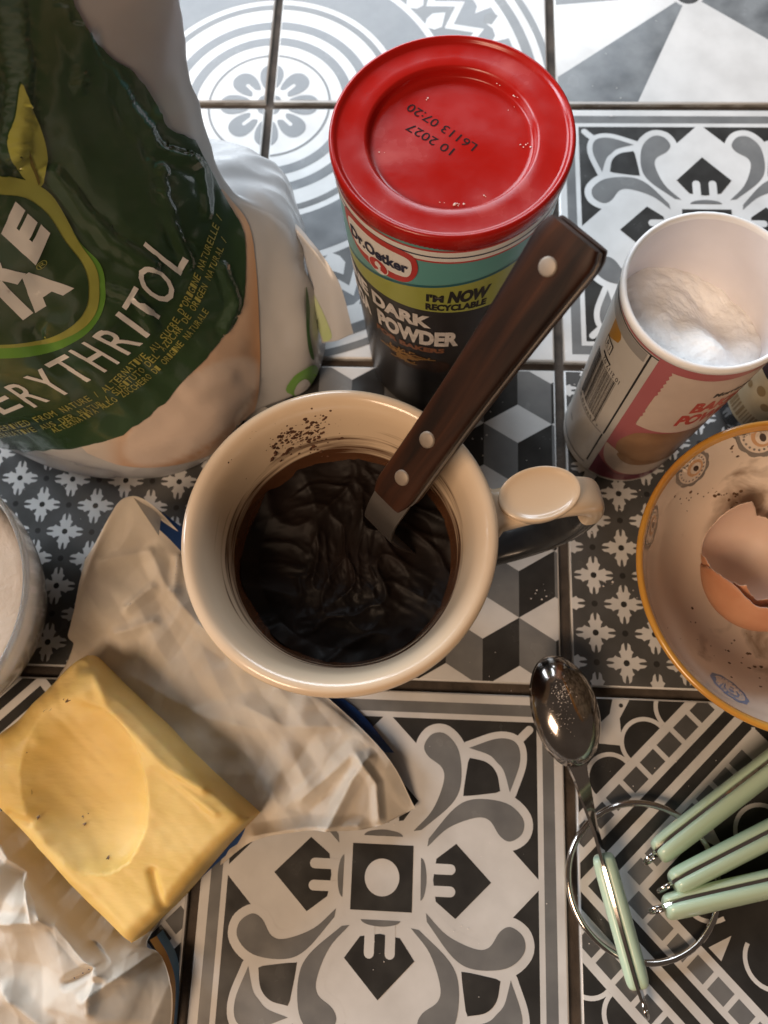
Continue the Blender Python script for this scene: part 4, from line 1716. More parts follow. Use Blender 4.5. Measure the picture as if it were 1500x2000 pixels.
# green printed panel
gpoly = [(-160, -60)] + [(128, -60)] + rough([(140, 0), (172, 60), (215, 110), (260, 140), (305, 205), (325, 245), (378, 272)], 2.0) + rough([(396, 306), (430, 372), (457, 418), (474, 450), (479, 500), (477, 560), (472, 600), (452, 640)], .5) + \
    rough([(440, 652), (400, 700), (340, 765), (290, 812), (240, 850)], 2.2) + rough([(200, 864), (130, 874), (60, 880), (0, 872)], 3.0) + [(-160, 850)]
poly_decal('printed_panel', gpoly, bag_at(.00022), M['film_green'], bag, 5)
# brand oval, leaf, letters
ringo = smooth2([(-190, 420), (-110, 360), (-40, 343), (20, 343), (70, 358), (105, 388), (150, 468), (183, 515), (192, 560), (184, 610), (150, 645), (90, 668), (0, 676), (-100, 670), (-180, 610), (-215, 520)], 5)
ringg = smooth2([(-190, 420), (-110, 360), (-40, 343), (20, 343), (70, 358), (105, 388), (152, 468), (193, 512), (204, 560), (196, 612), (160, 655), (90, 688), (0, 697), (-100, 690), (-190, 620), (-215, 520)], 5)
ringi = smooth2([(-165, 430), (-100, 385), (-40, 374), (15, 377), (52, 386), (90, 415), (125, 468), (160, 515), (170, 560), (164, 600), (135, 635), (80, 660), (0, 669), (-90, 660), (-160, 600), (-190, 520)], 5)
poly_decal('printed_ring', ringg, bag_at(.00030), M['film_leafgreen'], bag, 13)
poly_decal('printed_ring', ringo, bag_at(.00036), M['film_lime'], bag, 13)
poly_decal('printed_ring', ringi, bag_at(.00042), M['film_green'], bag, 13)
poly_decal('printed_leaf', smooth2([(38, 158), (58, 205), (78, 252), (89, 300), (86, 338), (76, 360), (58, 356), (34, 334), (16, 292), (14, 262), (28, 222)], 4), bag_at(.00042), M['film_lime'], bag, 11)
poly_decal('printed_leaf_vein', [(50, 285), (54, 287), (64, 320), (74, 352), (71, 358), (66, 345), (56, 318)], bag_at(.00048), M['film_vein'], bag, 11)


def letter(ch, bl, br, up, mat, bold=0.0, lift=.00034, cap=True):
    v, f, (a, b_, c, d) = text2d(ch, bold)
    if cap:
        _, _, (_, b_, _, d) = text2d('H', bold)
    out = []
    for x, y in v:
        s, t = (x - a) / (c - a), (y - b_) / (d - b_)
        out.append((bl[0] + (br[0] - bl[0]) * s + up[0] * t, bl[1] + (br[1] - bl[1]) * s + up[1] * t))
    decal('lettering', out, f, bag_at(lift), mat, bag, 8)


for ch, bl, br, up in (('P', (-93, 668), (-52, 624), (-62, -62)), ('U', (-44, 648), (-6, 598), (-64, -64)), ('R', (8, 583), (46, 528), (-66, -64)), ('E', (66, 512), (94, 450), (-68, -62)),
                       ('V', (-62, 690), (8, 650), (-58, -50)), ('I', (42, 620), (62, 606), (-60, -60)), ('A', (66, 606), (142, 558), (-58, -52))):
    letter(ch, bl, br, up, M['film_white'], .07, .00050)
letter('\u00ae', (74, 524), (92, 508), (-11, -9), M['film_lime'], 0, .00050, False)
for ch, bl, br, up in (('E', (7, 806), (46, 790), (-62, -38)), ('R', (66, 793), (97, 779), (-60, -40)), ('Y', (110, 776), (146, 758), (-66, -42)), ('T', (152, 752), (194, 730), (-68, -42)), ('H', (202, 725), (233, 706), (-70, -42)),
                       ('R', (248, 692), (278, 668), (-70, -38)), ('I', (285, 658), (292, 650), (-62, -45)), ('T', (296, 640), (320, 598), (-60, -43)), ('O', (322, 600), (347, 556), (-64, -52)), ('L', (349, 537), (365, 507), (-72, -60))):
    letter(ch, bl, br, up, M['film_white'], .006)


def line_text(txt, ctrl, hgt, mat, updir=(-.80, -.60)):
    """Small capitals set along a curve; letters keep the panel's lean."""
    path = [(p.x, p.y) for p in spline([(x, y, 0) for x, y in ctrl], 12)]
    cum = [0]
    for a, b_ in zip(path, path[1:]):
        cum.append(cum[-1] + math.hypot(b_[0] - a[0], b_[1] - a[1]))
    widths = [.55 if c in "I'/" else (.95 if c in 'MW' else .78) for c in txt]
    tot = sum(widths)
    k = cum[-1] / tot

    def at_(s):
        s = max(0, min(cum[-1] - 1e-6, s))
        i = max(q for q in range(len(cum)) if cum[q] <= s)
        t = (s - cum[i]) / max(1e-9, cum[i + 1] - cum[i])
        return (path[i][0] + (path[i + 1][0] - path[i][0]) * t, path[i][1] + (path[i + 1][1] - path[i][1]) * t)
    s = 0
    V, F = [], []
    for c, w_ in zip(txt, widths):
        if c != ' ':
            bl, br = at_(s + .10 * w_ * k), at_(s + .88 * w_ * k)
            v, f, (a, b_, cc, d) = text2d(c, 0)
            _, _, (_, b_, _, d) = text2d('H', 0)
            n0 = len(V)
            for x, y in v:
                q, t = (x - a) / max(1e-6, cc - a), (y - b_) / (d - b_)
                V.append((bl[0] + (br[0] - bl[0]) * q + updir[0] * hgt * t, bl[1] + (br[1] - bl[1]) * q + updir[1] * hgt * t))
            F += [tuple(n0 + i for i in q) for q in f]
        s += w_ * k
    fn = bag_at(.00034)
    mk('lettering', [fn(x, y) for x, y in V], F, mat, bag)


line_text("SWEETENER DERIVED FROM NATURE / ALTERNATIVE AU SUCRE D'ORIGINE NATURELLE /", [(-110, 852), (0, 838), (66, 823), (140, 796), (211, 761), (262, 716), (308, 679), (345, 632), (375, 574), (402, 505), (431, 424)], 15, M['film_yellow'])
line_text('ZUCKERALTERNATIVE AUS DER NATUR / SUSITUTO DEL AZ\u00daCAR DE ORIGEN NATURAL /', [(-90, 858), (0, 850), (60, 841), (113, 826), (165, 805), (211, 783), (250, 750), (288, 717), (330, 672), (362, 632), (390, 585), (415, 530), (440, 468)], 14, M['film_yellow'])
line_text('ALTERNATIVA ALLO ZUCCHERO DI ORIGINE NATURALE', [(107, 842), (150, 824), (190, 803), (240, 774), (288, 742), (330, 702), (360, 668), (385, 638), (406, 606)], 13.5, M['film_yellow'])
# green print on the white side gusset
poly_decal('printed_mark', smooth2([(560, 765), (570, 738), (590, 722), (614, 712), (622, 735), (618, 775)], 4), bag_at(.0002), M['film_leafgreen'], bag, 8)
poly_decal('printed_mark', smooth2([(574, 768), (580, 748), (594, 738), (604, 748), (602, 772)], 4), bag_at(.0003), M['film'], bag, 8)
poly_decal('printed_mark', smooth2([(596, 560), (603, 600), (603, 650), (612, 700), (603, 690), (597, 640)], 4), bag_at(.0002), M['film_green_mid'], bag, 8)
# side seal that stands away from the gusset
fl = [[U(470, 398, .060), U(540, 440, .058), U(586, 478, .052), U(606, 560, .040), U(628, 668, .022)],
      [U(474, 388, .062), U(556, 432, .060), U(606, 486, .056), U(640, 560, .046), U(660, 664, .028)],
      [U(478, 380, .062), U(566, 428, .060), U(620, 486, .056), U(664, 556, .048), U(690, 650, .030)]]
g = patch(fl, 10, 6)
v = [p + Vector((0, 0, .0008 * noise.noise(p * 120))) for r in g for p in r]
nn_ = len(v)
n2_ = len(g[0])
f = grid_faces(len(g), n2_)
v2 = [p - Vector((0, 0, .0005)) for p in v]
mk('side_seal', v + v2, f + [tuple(nn_ + i for i in q[::-1]) for q in f], M['film'], bag)
M['film_palegreen'] = pm('film_palegreen', (0.42, 0.52, 0.26), 0.35, col2=(0.50, 0.56, 0.36), nscale=40)
bvh_seal = BVHTree.FromPolygons([Vector(q) for q in v], f)
poly_decal('printed_mark', smooth2([(604, 562), (622, 590), (640, 630), (648, 660), (626, 664), (612, 620)], 4), on_surface(bvh_seal, .0002), M['film_palegreen'], bag, 8)

# ------------------------------------------------------------------ butter
P0, P1, P2 = U(200, 1288, 0), U(508, 1588, 0), U(300, 1812, 0)
P3 = P0 + P2 - P1
BHT = .0312
M['butter'] = pm('butter', (0.70, 0.475, 0.14), 0.5, col2=(0.78, 0.56, 0.21), nscale=26, rvar=.12, bump=.5, bscale=60, bdist=.0014, stretch=(1.0, 2.6, 1.0), spec=.35, sss=.2, sss_col=(.006, .0035, .001))
nu, nv_ = 110, 76
fa = (P1 - P0).length
fb = (P2 - P1).length
SC = U(170, 1530, .028)
e1 = (P1 - P0).normalized()
e2 = (P2 - P1).normalized()
la = (U(225, 1690, .028) - U(110, 1370, .028))
sl = la.length / 2
la.normalize()
lb = Vector((la.y, -la.x, 0))
bump_c = U(215, 1660, .026)


def butter_h(p, a, b_):
    h = BHT
    d = p - SC
    d.z = 0
    x, y = d.dot(la) / sl, d.dot(lb) / .0225
    wob = 1 + .07 * noise.noise(p * 45) + .012 * noise.noise(p * 200)
    r_ = math.hypot(x, y) * wob
    if r_ < 1:
        side = .5 + .5 * math.tanh(2.2 * (y * .9 - x * .25))
        h -= .0135 * (1 - r_ * r_) ** (.5 + .8 * side) * (.82 + .18 * x)
        h += .0018 * math.exp(-(((p - bump_c).length) / .007) ** 2)
    else:
        h += .0004 * math.exp(-((r_ - 1) / .2) ** 2)
    h += .00028 * noise.noise(p * 60) + .0001 * noise.noise(p * 260)
    along = (p - P0).dot(e1)
    h += .0003 * noise.noise(Vector(((p - P0).dot(e2) * 300, along * 26, 3)))
    # knife line toward the near corner and a fold along the long side
    h -= .0018 * math.exp(-(seg_dist(*to_px(Vector((p.x, p.y, .03))), [(298, 1700), (330, 1830)]) / 7) ** 2)
    h -= .0012 * math.exp(-(seg_dist(*to_px(Vector((p.x, p.y, .03))), [(20, 1590), (60, 1610)]) / 7) ** 2)
    h += .0018 * math.exp(-(seg_dist(*to_px(Vector((p.x, p.y, .03))), [(185, 1310), (215, 1380), (330, 1500), (400, 1540)]) / 9) ** 2)
    h += .0009 * math.exp(-(seg_dist(*to_px(Vector((p.x, p.y, .03))), [(300, 1490), (420, 1590)]) / 8) ** 2)
    h -= .0014 * math.exp(-(seg_dist(*to_px(Vector((p.x, p.y, .03))), [(150, 1300), (235, 1300), (260, 1330)]) / 9) ** 2)
    h += .0012 * max(0, noise.noise(p * 110)) * (1 - sstep0(1.0, 1.5, r_)) * sstep0(.6, .95, r_)
    return h


v, f = [], []
for j in range(nv_ + 1):
    for i in range(nu + 1):
        s, t = i / nu, j / nv_
        p = P0 + (P1 - P0) * s + (P2 - P1) * t
        dx = min(s, 1 - s) * fa
        dy = min(t, 1 - t) * fb
        rd = .0048 + .0016 * noise.noise(p * 40)
        wv = Vector((noise.noise(p * 38 + Vector((3, 0, 0))), noise.noise(p * 38 + Vector((0, 9, 0))), 0)) * .0013
        k = 0
        for d in (dx, dy):
            if d < rd:
                k += (1 - math.sqrt(max(0, 1 - ((rd - d) / rd) ** 2)))
        sag = .011 * max(0, 1 - s / .20) ** 2 * (1 - .6 * t) * (1 + .5 * noise.noise(p * 80))
        h = butter_h(p, s, t) - rd * .8 * min(1.4, k) - sag
        v.append(Vector((p.x + wv.x, p.y + wv.y, h)))
f = grid_faces(nv_ + 1, nu + 1)
ring = [(i, 0) for i in range(nu)] + [(nu, j) for j in range(nv_)] + [(i, nv_) for i in range(nu, 0, -1)] + [(0, j) for j in range(nv_, 0, -1)]
top = [j * (nu + 1) + i for i, j in ring]
prev = top
cb = (P0 + P2) / 2
for lv in range(1, 7):
    cur = []
    for q in top:
        p = v[q]
        z = p.z * (1 - lv / 6) + .0012 * lv / 6
        o = (Vector((p.x, p.y, 0)) - Vector((cb.x, cb.y, 0))).normalized()
        cur.append(len(v))
        v.append(Vector((p.x, p.y, z)) + o * (.0006 * noise.noise(Vector((p.x * 60, p.y * 60, z * 90))) + .0006 * math.sin(math.pi * lv / 6)))
    for k in range(len(top)):
        k2 = (k + 1) % len(top)
        f.append((prev[k2], prev[k], cur[k], cur[k2]))
    prev = cur
but = mk('butter', v, f, M['butter'])
fix_normals(but)
tag(but, 'block of yellow butter with a scooped hollow on opened wrapper', 'butter')
rr = random.Random(8)
cv, cf = [], []
bvh_b = BVHTree.FromPolygons(v, f)
for px, py in ((135, 1366), (92, 1387), (128, 1365), (48, 1470), (60, 1545), (160, 1600), (161, 1612), (168, 1590), (215, 1672), (209, 1680), (322, 1556), (70, 1600)):
    h, nrm, _, _ = bvh_b.ray_cast(CAM_LOC, ray(px, py))
    if h:
        b0 = len(cv)
        a0 = rr.uniform(0, 3.14)
        s = rr.uniform(.0006, .0013)
        for k in range(8):
            a = 2 * math.pi * k / 8
            x, y = s * 1.6 * math.cos(a), s * .5 * math.sin(a)
            cv.append(h + Vector((x * math.cos(a0) - y * math.sin(a0), x * math.sin(a0) + y * math.cos(a0), 0)) + nrm * .00015)
        cv.append(h + nrm * .0004)
        for k in range(8):
            cf.append((b0 + k, b0 + (k + 1) % 8, b0 + 8))
tag(mk('butter_crumbs', cv, cf, M['residue']), 'tiny brown crumbs on the butter block', 'crumbs', None, 'stuff')

# ------------------------------------------------------------------ butter wrapper
M['paper'] = pm('wrapper_paper', (0.60, 0.54, 0.46), 0.6, col2=(0.52, 0.46, 0.39), nscale=45, spec=.2, rvar=.08, bump=.22, bscale=90, bdist=.0012, sss=.15, sss_col=(.002, .0015, .001))
M['paper_blue'] = pm('wrapper_blue', (0.012, 0.045, 0.16), 0.35, col2=(0.015, 0.06, 0.20), nscale=40)
M['paper_skyblue'] = pm('wrapper_skyblue', (0.10, 0.23, 0.42), 0.35)
M['paper_gold'] = pm('wrapper_gold', (0.50, 0.25, 0.07), 0.35)
wrap = empty('butter_wrapper', (P1.x, P1.y, .0003), 'crumpled parchment butter wrapper, white inside and blue outside, spread under the butter', 'wrapper')


def ridged(p, fr_):
    return 1 - 2 * abs(noise.noise(p * fr_))


def sheet(name, rows, nu_, nv2, amp, fr_, creases_, mat_top, mat_bot, zmin=.0009, thick=.0003, nf=20, slope=.22, seed=1):
    g = patch(rows, nu_, nv2)
    rr = random.Random(seed)
    waves = []
    for k in range(nf):
        an, lam = rr.uniform(0, math.pi), rr.uniform(.011, .042)
        waves.append((Vector((math.cos(an), math.sin(an), 0)), lam, rr.random(), Vector((rr.uniform(-9, 9), rr.uniform(-9, 9), k)), slope * rr.uniform(.5, 1.0)))
    v = []
    R_, C_ = len(g), len(g[0])
    for j in range(R_):
        for i in range(C_):
            p = g[j][i]
            wp = p + Vector((noise.noise(p * 30), noise.noise(p * 30 + Vector((7, 1, 4))), 0)) * .006
            vd = noise.voronoi(wp * fr_ * 1.3)[0]
            d = amp * (.25 * ridged(wp, fr_) + .2 * ridged(wp + Vector((1, 2, 3)), fr_ * 2.1) + .35 * (vd[1] - vd[0]) + .05 * noise.noise(p * fr_ * 9))
            for n_, lam, ph_, of_, sl_ in waves:
                # straight creases between flat facets, fading in and out across the sheet
                t_ = (p.dot(n_) + .0016 * noise.noise(p * 45 + of_)) / lam + ph_
                tri = abs(2 * (t_ - math.floor(t_ + .5)))
                on = sstep0(-.05, .35, noise.noise(p * 24 + of_))
                d += sl_ * lam * .5 * (tri - .5) * on
            px, py = to_px(p)
            for pl, wd, hh in creases_:
                q = seg_dist(px, py, pl) / wd
                if q < 4:
                    d += hh * max(0, 1 - q / 2) ** 1.3
            v.append(Vector((p.x, p.y, max(zmin + .0005 * (j / R_), p.z + d))))
    f = grid_faces(R_, C_)
    n0 = len(v)
    tmp = bpy.data.meshes.new('t')
    tmp.from_pydata(v, [], f)
    sg = 1 if tmp.vertices[len(v) // 2].normal.z > 0 else -1
    vb = [p - Vector(tmp.vertices[i].normal) * (sg * thick) for i, p in enumerate(v)]
    bpy.data.meshes.remove(tmp)
    per = [(0, i) for i in range(C_ - 1)] + [(j, C_ - 1) for j in range(R_ - 1)] + [(R_ - 1, i) for i in range(C_ - 1, 0, -1)] + [(j, 0) for j in range(R_ - 1, 0, -1)]
    pi = [j * C_ + i for j, i in per]
    f2 = [tuple(n0 + q for q in fc[::-1]) for fc in f]
    f3 = [(pi[k], pi[(k + 1) % len(pi)], n0 + pi[(k + 1) % len(pi)], n0 + pi[k]) for k in range(len(pi))]
    o = mk(name, v + vb, f + f2 + f3, [mat_top, mat_bot], wrap, [0] * len(f) + [1] * len(f2) + [0] * len(f3))
    return o, v, f


rowsA = [
    [U(60, 1420, .001), U(190, 1420, .001), U(280, 1500, .001), U(360, 1580, .001), U(430, 1650, .001), U(430, 1690, .001)],
    [U(140, 1275, .012), U(215, 1278, .005), U(310, 1372, .002), U(410, 1475, .002), U(510, 1578, .002), U(500, 1640, .002)],
    [U(135, 1240, .022), U(205, 1190, .019), U(318, 1260, .010), U(450, 1380, .006), U(590, 1505, .008), U(600, 1622, .008)],
    [U(150, 1165, .028), U(215, 1085, .026), U(335, 1160, .012), U(500, 1300, .006), U(680, 1440, .010), U(720, 1618, .007)],
    [U(166, 1092, .030), U(258, 968, .038), U(395, 1090, .012), U(560, 1285, .004), U(742, 1460, .009), U(812, 1580, .004)],
]
crA = [([(300, 1085), (330, 1150), (390, 1220), (480, 1290)], 14, .0035), ([(250, 1190), (300, 1150)], 8, .003), ([(230, 1240), (300, 1215)], 9, .0025), ([(350, 1090), (345, 1160)], 8, .003), ([(590, 1560), (660, 1500), (690, 1470)], 14, .003),
       ([(640, 1620), (690, 1520), (720, 1480)], 10, .004), ([(740, 1600), (735, 1530), (700, 1480)], 8, .0035), ([(480, 1380), (560, 1420), (660, 1420)], 16, .0022), ([(260, 1320), (400, 1400), (520, 1430)], 18, .0018), ([(500, 1630), (600, 1615), (700, 1612)], 12, .0035), ([(200, 1100), (290, 1080)], 9, .002)]
sheet('wrapper_sheet', rowsA, 44, 30, .0009, 55, crA, M['paper'], M['paper_blue'], nf=8, slope=.26, seed=4)
rowsB = [
    [U(60, 1560, .001), U(150, 1680, .001), U(250, 1760, .001), U(330, 1770, .001)],
    [U(-15, 1600, .016), U(85, 1712, .014), U(185, 1800, .010), U(292, 1838, .003)],
    [U(-50, 1690, .026), U(55, 1775, .028), U(170, 1850, .020), U(312, 1862, .008)],
    [U(-70, 1830, .028), U(40, 1890, .022), U(185, 1920, .027), U(338, 1935, .012)],
    [U(-70, 2060, .032), U(60, 2080, .024), U(200, 2080, .024), U(325, 2050, .010)],
]
crB = [([(0, 1640), (60, 1700), (90, 1790)], 14, .005), ([(60, 1720), (70, 1800), (0, 1800)], 10, .004), ([(180, 1850), (200, 1880), (130, 1920)], 8, -.004), ([(170, 1950), (240, 1900), (300, 1860)], 10, .004), ([(190, 1880), (180, 1970)], 8, .003), ([(120, 1800), (170, 1870), (200, 1900)], 12, .0045), ([(20, 1930), (90, 2000)], 12, .004)]
sheet('wrapper_sheet', rowsB, 48, 34, .0018, 48, crB, M['paper'], M['paper_blue'], nf=8, slope=.42, seed=9)


def strip(name, left, right, mat, n=8, lift=0.0, sub=None):
    a, b_ = spline(left, n), spline(right, n)
    v = []
    for p, q in zip(a, b_):
        for k in range(5):
            r_ = p.lerp(q, k / 4)
            v.append(r_ + Vector((0, 0, lift + .0003 * noise.noise(r_ * 130))))
    f = grid_faces(len(a), 5)
    n0 = len(v)
    v2 = [p - Vector((0, 0, .00012)) for p in v]
    return mk(name, v + v2, f + [tuple(n0 + q for q in fc[::-1]) for fc in f], mat, wrap)


# printed outside of the paper where it shows past the edges
strip('folded_edge', [U(258, 968, .0372), U(290, 1016, .034), U(310, 1046, .030)], [U(258, 967, .0368), U(300, 990, .030), U(316, 1000, .026)], M['paper'])
strip('folded_edge', [U(292, 1018, .0315), U(330, 1052, .024), U(375, 1100, .016)], [U(313, 997, .026), U(350, 1026, .020), U(395, 1062, .013)], M['paper_blue'])
strip('folded_edge', [U(600, 1330, .0022), U(690, 1410, .0035), U(752, 1470, .0050)], [U(622, 1330, .0008), U(700, 1388, .001), U(770, 1470, .0025)], M['paper_blue'])
strip('folded_edge', [U(508, 1590, .0022), U(400, 1690, .0022), U(296, 1815, .0022)], [U(520, 1606, .0008), U(402, 1706, .0008), U(272, 1842, .0008)], M['paper_blue'])
strip('folded_edge', [U(292, 1836, .0065), U(318, 1880, .0090), U(334, 1930, .0105), U(328, 2050, .009)], [U(306, 1828, .004), U(330, 1872, .006), U(343, 1930, .007), U(335, 2050, .005)], M['paper_gold'])
strip('folded_edge', [U(306, 1827, .004), U(330, 1871, .006), U(343, 1930, .007), U(335, 2050, .005)], [U(318, 1816, .001), U(345, 1866, .002), U(350, 1930, .002), U(340, 2050, .001)], M['paper_skyblue'])

# ------------------------------------------------------------------ glass bowl at the left edge
GC = Vector((-.1125, -.279, .0003))
glass = empty('glass_bowl', GC, 'clear glass bowl of beige flour, cut off by the left edge', 'bowl')
gp = [(0, .001), (.028, .001), (.031, 0), (.034, .003), (.043, .016), (.0510, .036), (.0548, .054), (.0556, .0592), (.0552, .0602), (.0540, .0600), (.0531, .056), (.0492, .037), (.0412, .0185), (.032, .0075), (.02, .005), (0, .005)]
v, f = lathe([(p.x, p.y) for p in spline([(r, z, 0) for r, z in gp], 4)], GC, 96)
fix_normals(mk('glass_wall', v, f, M['clear'], glass))
M['almond'] = pm('beige_flour', (0.46, 0.38, 0.31), 0.9, col2=(0.40, 0.33, 0.26), nscale=60, bump=.5, bscale=500, bdist=.0008)
v, f = [], []
lev = [(.019, .0056), (.031, .0082), (.0400, .0185), (.0480, .0370), (.0500, .0430)]
for k in range(72):
    a = 2 * math.pi * k / 72
    for r, z in lev:
        v.append((GC.x + r * math.cos(a), GC.y + r * math.sin(a), z))
    for q in range(1, 9):
        r = .0500 * (1 - q / 8)
        P = Vector((r * math.cos(a), r * math.sin(a), 0))
        v.append((GC.x + P.x, GC.y + P.y, .0435 + .0022 * noise.noise(P * 60) + .0008 * noise.noise(P * 200) - .001 * (1 - q / 8)))
n = len(lev) + 8
for k in range(72):
    k2 = (k + 1) % 72
    for i in range(n - 1):
        f.append((k * n + i, k2 * n + i, k2 * n + i + 1, k * n + i + 1))
tag(fix_normals(mk('flour', v, f, M['almond'])), 'beige flour inside the glass bowl at the left', 'flour')

# ------------------------------------------------------------------ small bottle behind the bowl
SB = (.2430, -.1690)
bt = empty('small_bottle', (SB[0], SB[1], .0003), 'small dark bottle with beige barcode label, half hidden behind the bowl', 'bottle')
M['bottle_dark'] = pm('bottle_dark', (0.02, 0.022, 0.024), 0.15, coat=.4)
M['label_kraft'] = pm('label_kraft', (0.42, 0.36, 0.23), 0.5, col2=(0.34, 0.29, 0.18), nscale=90, detail=5)
M['label_brown'] = pm('label_brown', (0.20, 0.14, 0.06), 0.5)
M['cap_black'] = pm('cap_black', (0.03, 0.03, 0.03), 0.4)
v, f = lathe([(0, .001), (.0185, .001), (.0205, 0), (.0215, .002), (.022, .006), (.022, .050), (.0205, .056), (.015, .062), (.0125, .065), (.0125, .070)], (SB[0], SB[1], .0003), 72)
mk('bottle_body', v, f, M['bottle_dark'], bt)
v, f = lathe([(.0126, .068), (.0145, .0682), (.0148, .0690), (.0148, .083), (.0142, .0845), (0, .0845)], (SB[0], SB[1], .0003), 60)
mk('cap', v, f, M['cap_black'], bt, angle=40)
s1 = cyl_map(SB, lambda z: .022, .00015)
s2 = cyl_map(SB, lambda z: .022, .00025)
band(s1, M['label_kraft'], bt, 60, 340, 13, 48, 'label')
rr = random.Random(12)
t = -178.0
while t < -118:
    wd = rr.choice([1.0, 1.6, 2.6, 4.0])
    poly_decal('barcode_bar', box2(t, 15, t + wd, 24), s2, M['label_brown'], bt, 3.0)
    t += wd + rr.choice([1.2, 1.8, 2.4])
for a, z, s in ((-165, 36, 4), (-150, 40, 6), (-135, 34, 5), (-120, 41, 4)):
    poly_decal('printed_mark', circle2(a, z, s, s * .5, 14), s2, M['label_brown'], bt, 3.0)

# ------------------------------------------------------------------ measuring spoons and their ring
M['chrome'] = pm('chrome', (0.62, 0.58, 0.55), 0.09, metal=1.0, rvar=.04, nscale=80, bump=.06, bscale=60, bdist=.001)
M['chrome_dull'] = pm('tarnished_steel', (0.55, 0.51, 0.48), 0.13, metal=1.0, col2=(0.34, 0.30, 0.27), nscale=70, rvar=.06, bump=.1, bscale=70, bdist=.001)
M['mint'] = pm('mint_enamel', (0.47, 0.63, 0.47), 0.25, col2=(0.51, 0.66, 0.51), nscale=40, rvar=.05, coat=.15, sss=.05, sss_col=(.001, .001, .001))


SPOON_BVH = []


def zz2(x, z2):
    return z2.cross(x).normalized()


def spoon(bowl_c, tip, opening, label, grip_dir=None, ba=.0215, bb=.0165, bd=.0125, grip0=.042, tipgap=.0015, padt=.0042, padw=.0060):
    """Measuring spoon: bowl, neck, steel core and two mint pads; laid out along bowl -> tip."""
    bowl_c, tip = Vector(bowl_c), Vector(tip)
    x = (tip - bowl_c).normalized()
    L_ = (tip - bowl_c).length
    z = Vector(opening)
    z = (z - x * z.dot(x)).normalized()
    y = z.cross(x)
    z2 = Vector(grip_dir or opening)
    z2 = (z2 - x * z2.dot(x)).normalized()

    def P(a, b_, c):
        k = sstep(ba, grip0, a)
        zz_ = z.lerp(z2, k).normalized()
        return bowl_c + x * a + zz_.cross(x) * b_ + zz_ * c
    root = empty('measuring_spoon', (bowl_c.x, bowl_c.y, .0003), label, 'measuring spoon', 'mint handled measuring spoons on a ring')
    # bowl: two skins and a rolled rim
    na, nr_ = 48, 14
    v, f = [], []
    for side, sc in ((0, 1.0), (1, .94)):
        for i in range(nr_ + 1):
            ph = math.pi / 2 * i / nr_
            for k in range(na):
                a = 2 * math.pi * k / na
                r_ = math.sin(ph) ** .9 * sc
                v.append(P(ba * r_ * math.cos(a), bb * r_ * math.sin(a), -bd * math.cos(ph) * sc + (0 if side == 0 else .0001)))
    off = (nr_ + 1) * na
    for i in range(nr_):
        for k in range(na):
            k2 = (k + 1) % na
            f.append((i * na + k, i * na + k2, (i + 1) * na + k2, (i + 1) * na + k))
            f.append((off + i * na + k2, off + i * na + k, off + (i + 1) * na + k, off + (i + 1) * na + k2))
    for k in range(na):
        k2 = (k + 1) % na
        f.append((nr_ * na + k, nr_ * na + k2, off + nr_ * na + k2, off + nr_ * na + k))
    fix_normals(mk('spoon_bowl', v, f, M['chrome_dull'], root))
    SPOON_BVH.append(BVHTree.FromPolygons([Vector(q) for q in v], f))
    # neck and core strip
    st = [(ba - .001, .0046), (ba + .004, .0036), (ba + .010, .0035), (grip0 - .012, .0034), (grip0 - .006, .0036), (grip0, .0058), (grip0 + .006, .0062), (L_ - .009, .0060), (L_ - .003, .0040), (L_, .0016)]
    v, f = [], []
    for s, wd in st:
        for sy, sz in ((-1, -.0006), (1, -.0006), (1, .0006), (-1, .0006)):
            v.append(P(s, sy * wd, sz))
    for i in range(len(st) - 1):
        for k in range(4):
            f.append((i * 4 + k, i * 4 + (k + 1) % 4, i * 4 + 4 + (k + 1) % 4, i * 4 + 4 + k))
    f += [(0, 1, 2, 3), tuple((len(st) - 1) * 4 + k for k in range(4))]
    fix_normals(mk('steel_core', v, f, M['chrome'], root, angle=30))
    for sg in (1, -1):
        v, f = [], []
        ns, nq = 36, 20
        for i in range(ns + 1):
            t = i / ns
            s = grip0 + .003 + (L_ - tipgap - grip0 - .003) * (.5 - .5 * math.cos(math.pi * t))
            e = max(0.0, 1 - abs(2 * t - 1) ** 7) ** .5 if 0 < t < 1 else 0.0
            wd = padw * e * (.90 + .10 * math.sin(math.pi * t))
            th = padt * e
            for k in range(nq):
                a = 2 * math.pi * k / nq
                ca, sa = math.cos(a), math.sin(a)
                cy = math.copysign(abs(ca) ** .7, ca) * wd
                cz = max(0, math.copysign(abs(sa) ** .75, sa)) * th
                v.append(P(s, cy, sg * (.0007 + cz)))
        f = grid_faces(ns + 1, nq, True) + [tuple(range(nq)), tuple(ns * nq + k for k in range(nq))]
        fix_normals(mk('grip_pad', v, f, M['mint'], root))
    lc = P(L_ + .0012, 0, 0)
    v, f = tube([lc + x * .0032 * math.cos(2 * math.pi * k / 24) + zz2(x, z2) * .0032 * math.sin(2 * math.pi * k / 24) for k in range(24)], .0007, 8, True)
    fix_normals(mk('hanging_loop', v, f, M['chrome'], root))
    return root


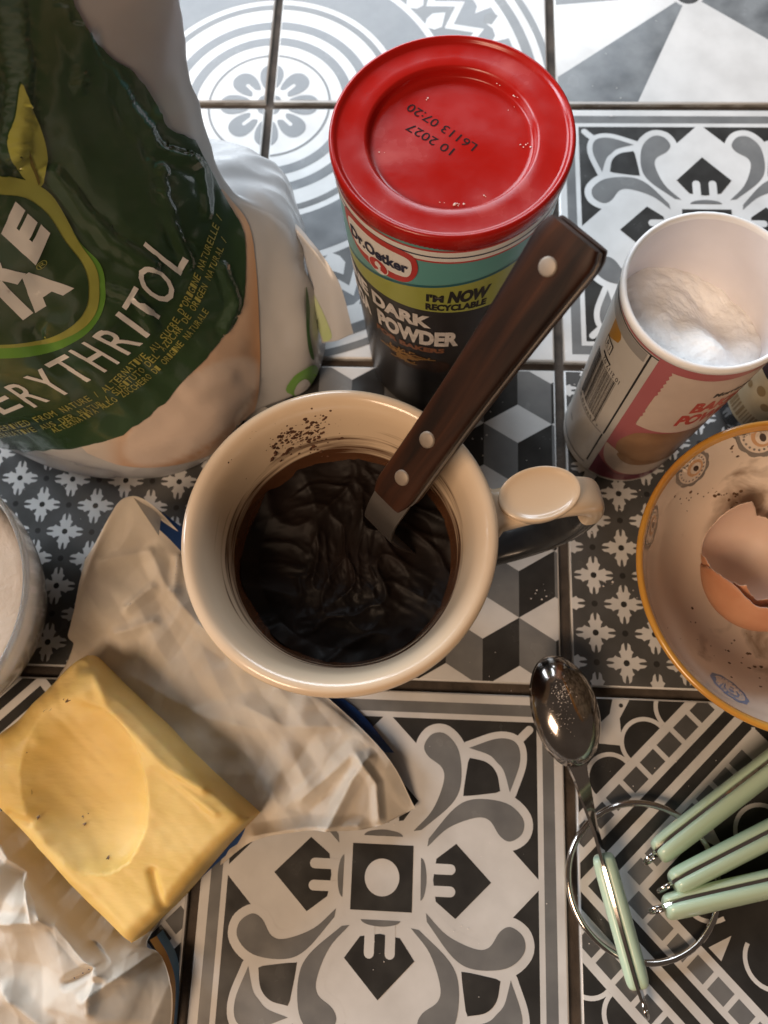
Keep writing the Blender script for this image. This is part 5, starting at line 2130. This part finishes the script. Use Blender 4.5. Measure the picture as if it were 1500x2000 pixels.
spoon(U(1098, 1388, .0155), U(1258, 1962, .0075), (-.50, .05, -.86), 'largest measuring spoon, lying on its side with its steel bowl below the mug', grip_dir=(-.96, 0, -.28), ba=.0220, bb=.0150, bd=.0125, grip0=.052, tipgap=.006, padt=.0036, padw=.0050)
spoon(U(1690, 1352, .013), U(1276, 1672, .009), (-.45, -.85, .20), 'topmost mint spoon handle of the three pointing off the right edge', ba=.018, bb=.0135, bd=.011, grip0=.030, padt=.0040, padw=.0070)
spoon(U(1730, 1512, .012), U(1306, 1730, .011), (-.30, -.93, .28), 'middle mint spoon handle of the three pointing off the right edge', ba=.016, bb=.012, bd=.010, grip0=.030, padt=.0040, padw=.0070)
spoon(U(1740, 1672, .011), U(1290, 1775, .009), (-.12, -.93, .45), 'lowest mint spoon handle of the three pointing off the right edge', ba=.014, bb=.0105, bd=.009, grip0=.028, padt=.0038, padw=.0066)
RC = U(1254, 1720, .003)
rp_ = []
for k in range(96):
    a = 2 * math.pi * k / 96
    rp_.append(RC + Vector((.0285 * math.cos(a), .0285 * math.sin(a), .0012 + .0010 * math.cos(a - .6))))
v, f = tube(rp_, .00125, 12, True)
rg = fix_normals(mk('key_ring', v, f, M['chrome']))
tag(rg, 'steel wire ring joining the mint measuring spoons', 'ring')

# ------------------------------------------------------------------ crumbs and grains on the tiles, painted glints on the spoon
rr = random.Random(77)
cv, cf = [], []
for px, py, n, sp, s in ((1060, 1165, 10, 14, .0004), (1190, 1145, 6, 12, .0005), (960, 1310, 3, 30, .0003), (980, 785, 6, 20, .0004), (930, 870, 5, 16, .0005), (1200, 190, 8, 30, .0005), (760, 1860, 7, 18, .0003), (1140, 1790, 4, 40, .0003), (1020, 1370, 4, 30, .0003), (560, 205, 5, 30, .0004), (1070, 1500, 4, 60, .0003), (900, 1850, 5, 60, .0003), (1250, 1160, 5, 20, .0004), (1150, 730, 16, 26, .0004), (1180, 960, 10, 30, .0004), (1050, 930, 9, 60, .0003), (640, 1380, 5, 20, .0003), (1300, 1500, 14, 90, .0003), (950, 1600, 14, 120, .00025), (1250, 1000, 10, 40, .0003), (80, 1000, 12, 60, .0003), (1200, 120, 10, 90, .0004)):
    for _ in range(n):
        p = U(rr.gauss(px, sp), rr.gauss(py, sp), .0005)
        crumb(cv, cf, p, s * rr.uniform(.4, 1.1), rr)
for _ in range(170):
    # pale specks that paint window and lamp reflections onto the upturned spoon bowl
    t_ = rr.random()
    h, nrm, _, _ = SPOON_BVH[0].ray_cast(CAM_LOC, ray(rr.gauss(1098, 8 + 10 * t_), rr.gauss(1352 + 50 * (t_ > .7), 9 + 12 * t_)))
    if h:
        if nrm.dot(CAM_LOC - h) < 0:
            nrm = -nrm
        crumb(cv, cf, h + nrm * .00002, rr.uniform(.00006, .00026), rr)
tag(mk('grains_and_glints', cv, cf, M['flour'], smooth=False), 'pale spilled grains scattered over the tiles, painted glint specks on the spoon', 'spilled grains', None, 'stuff')
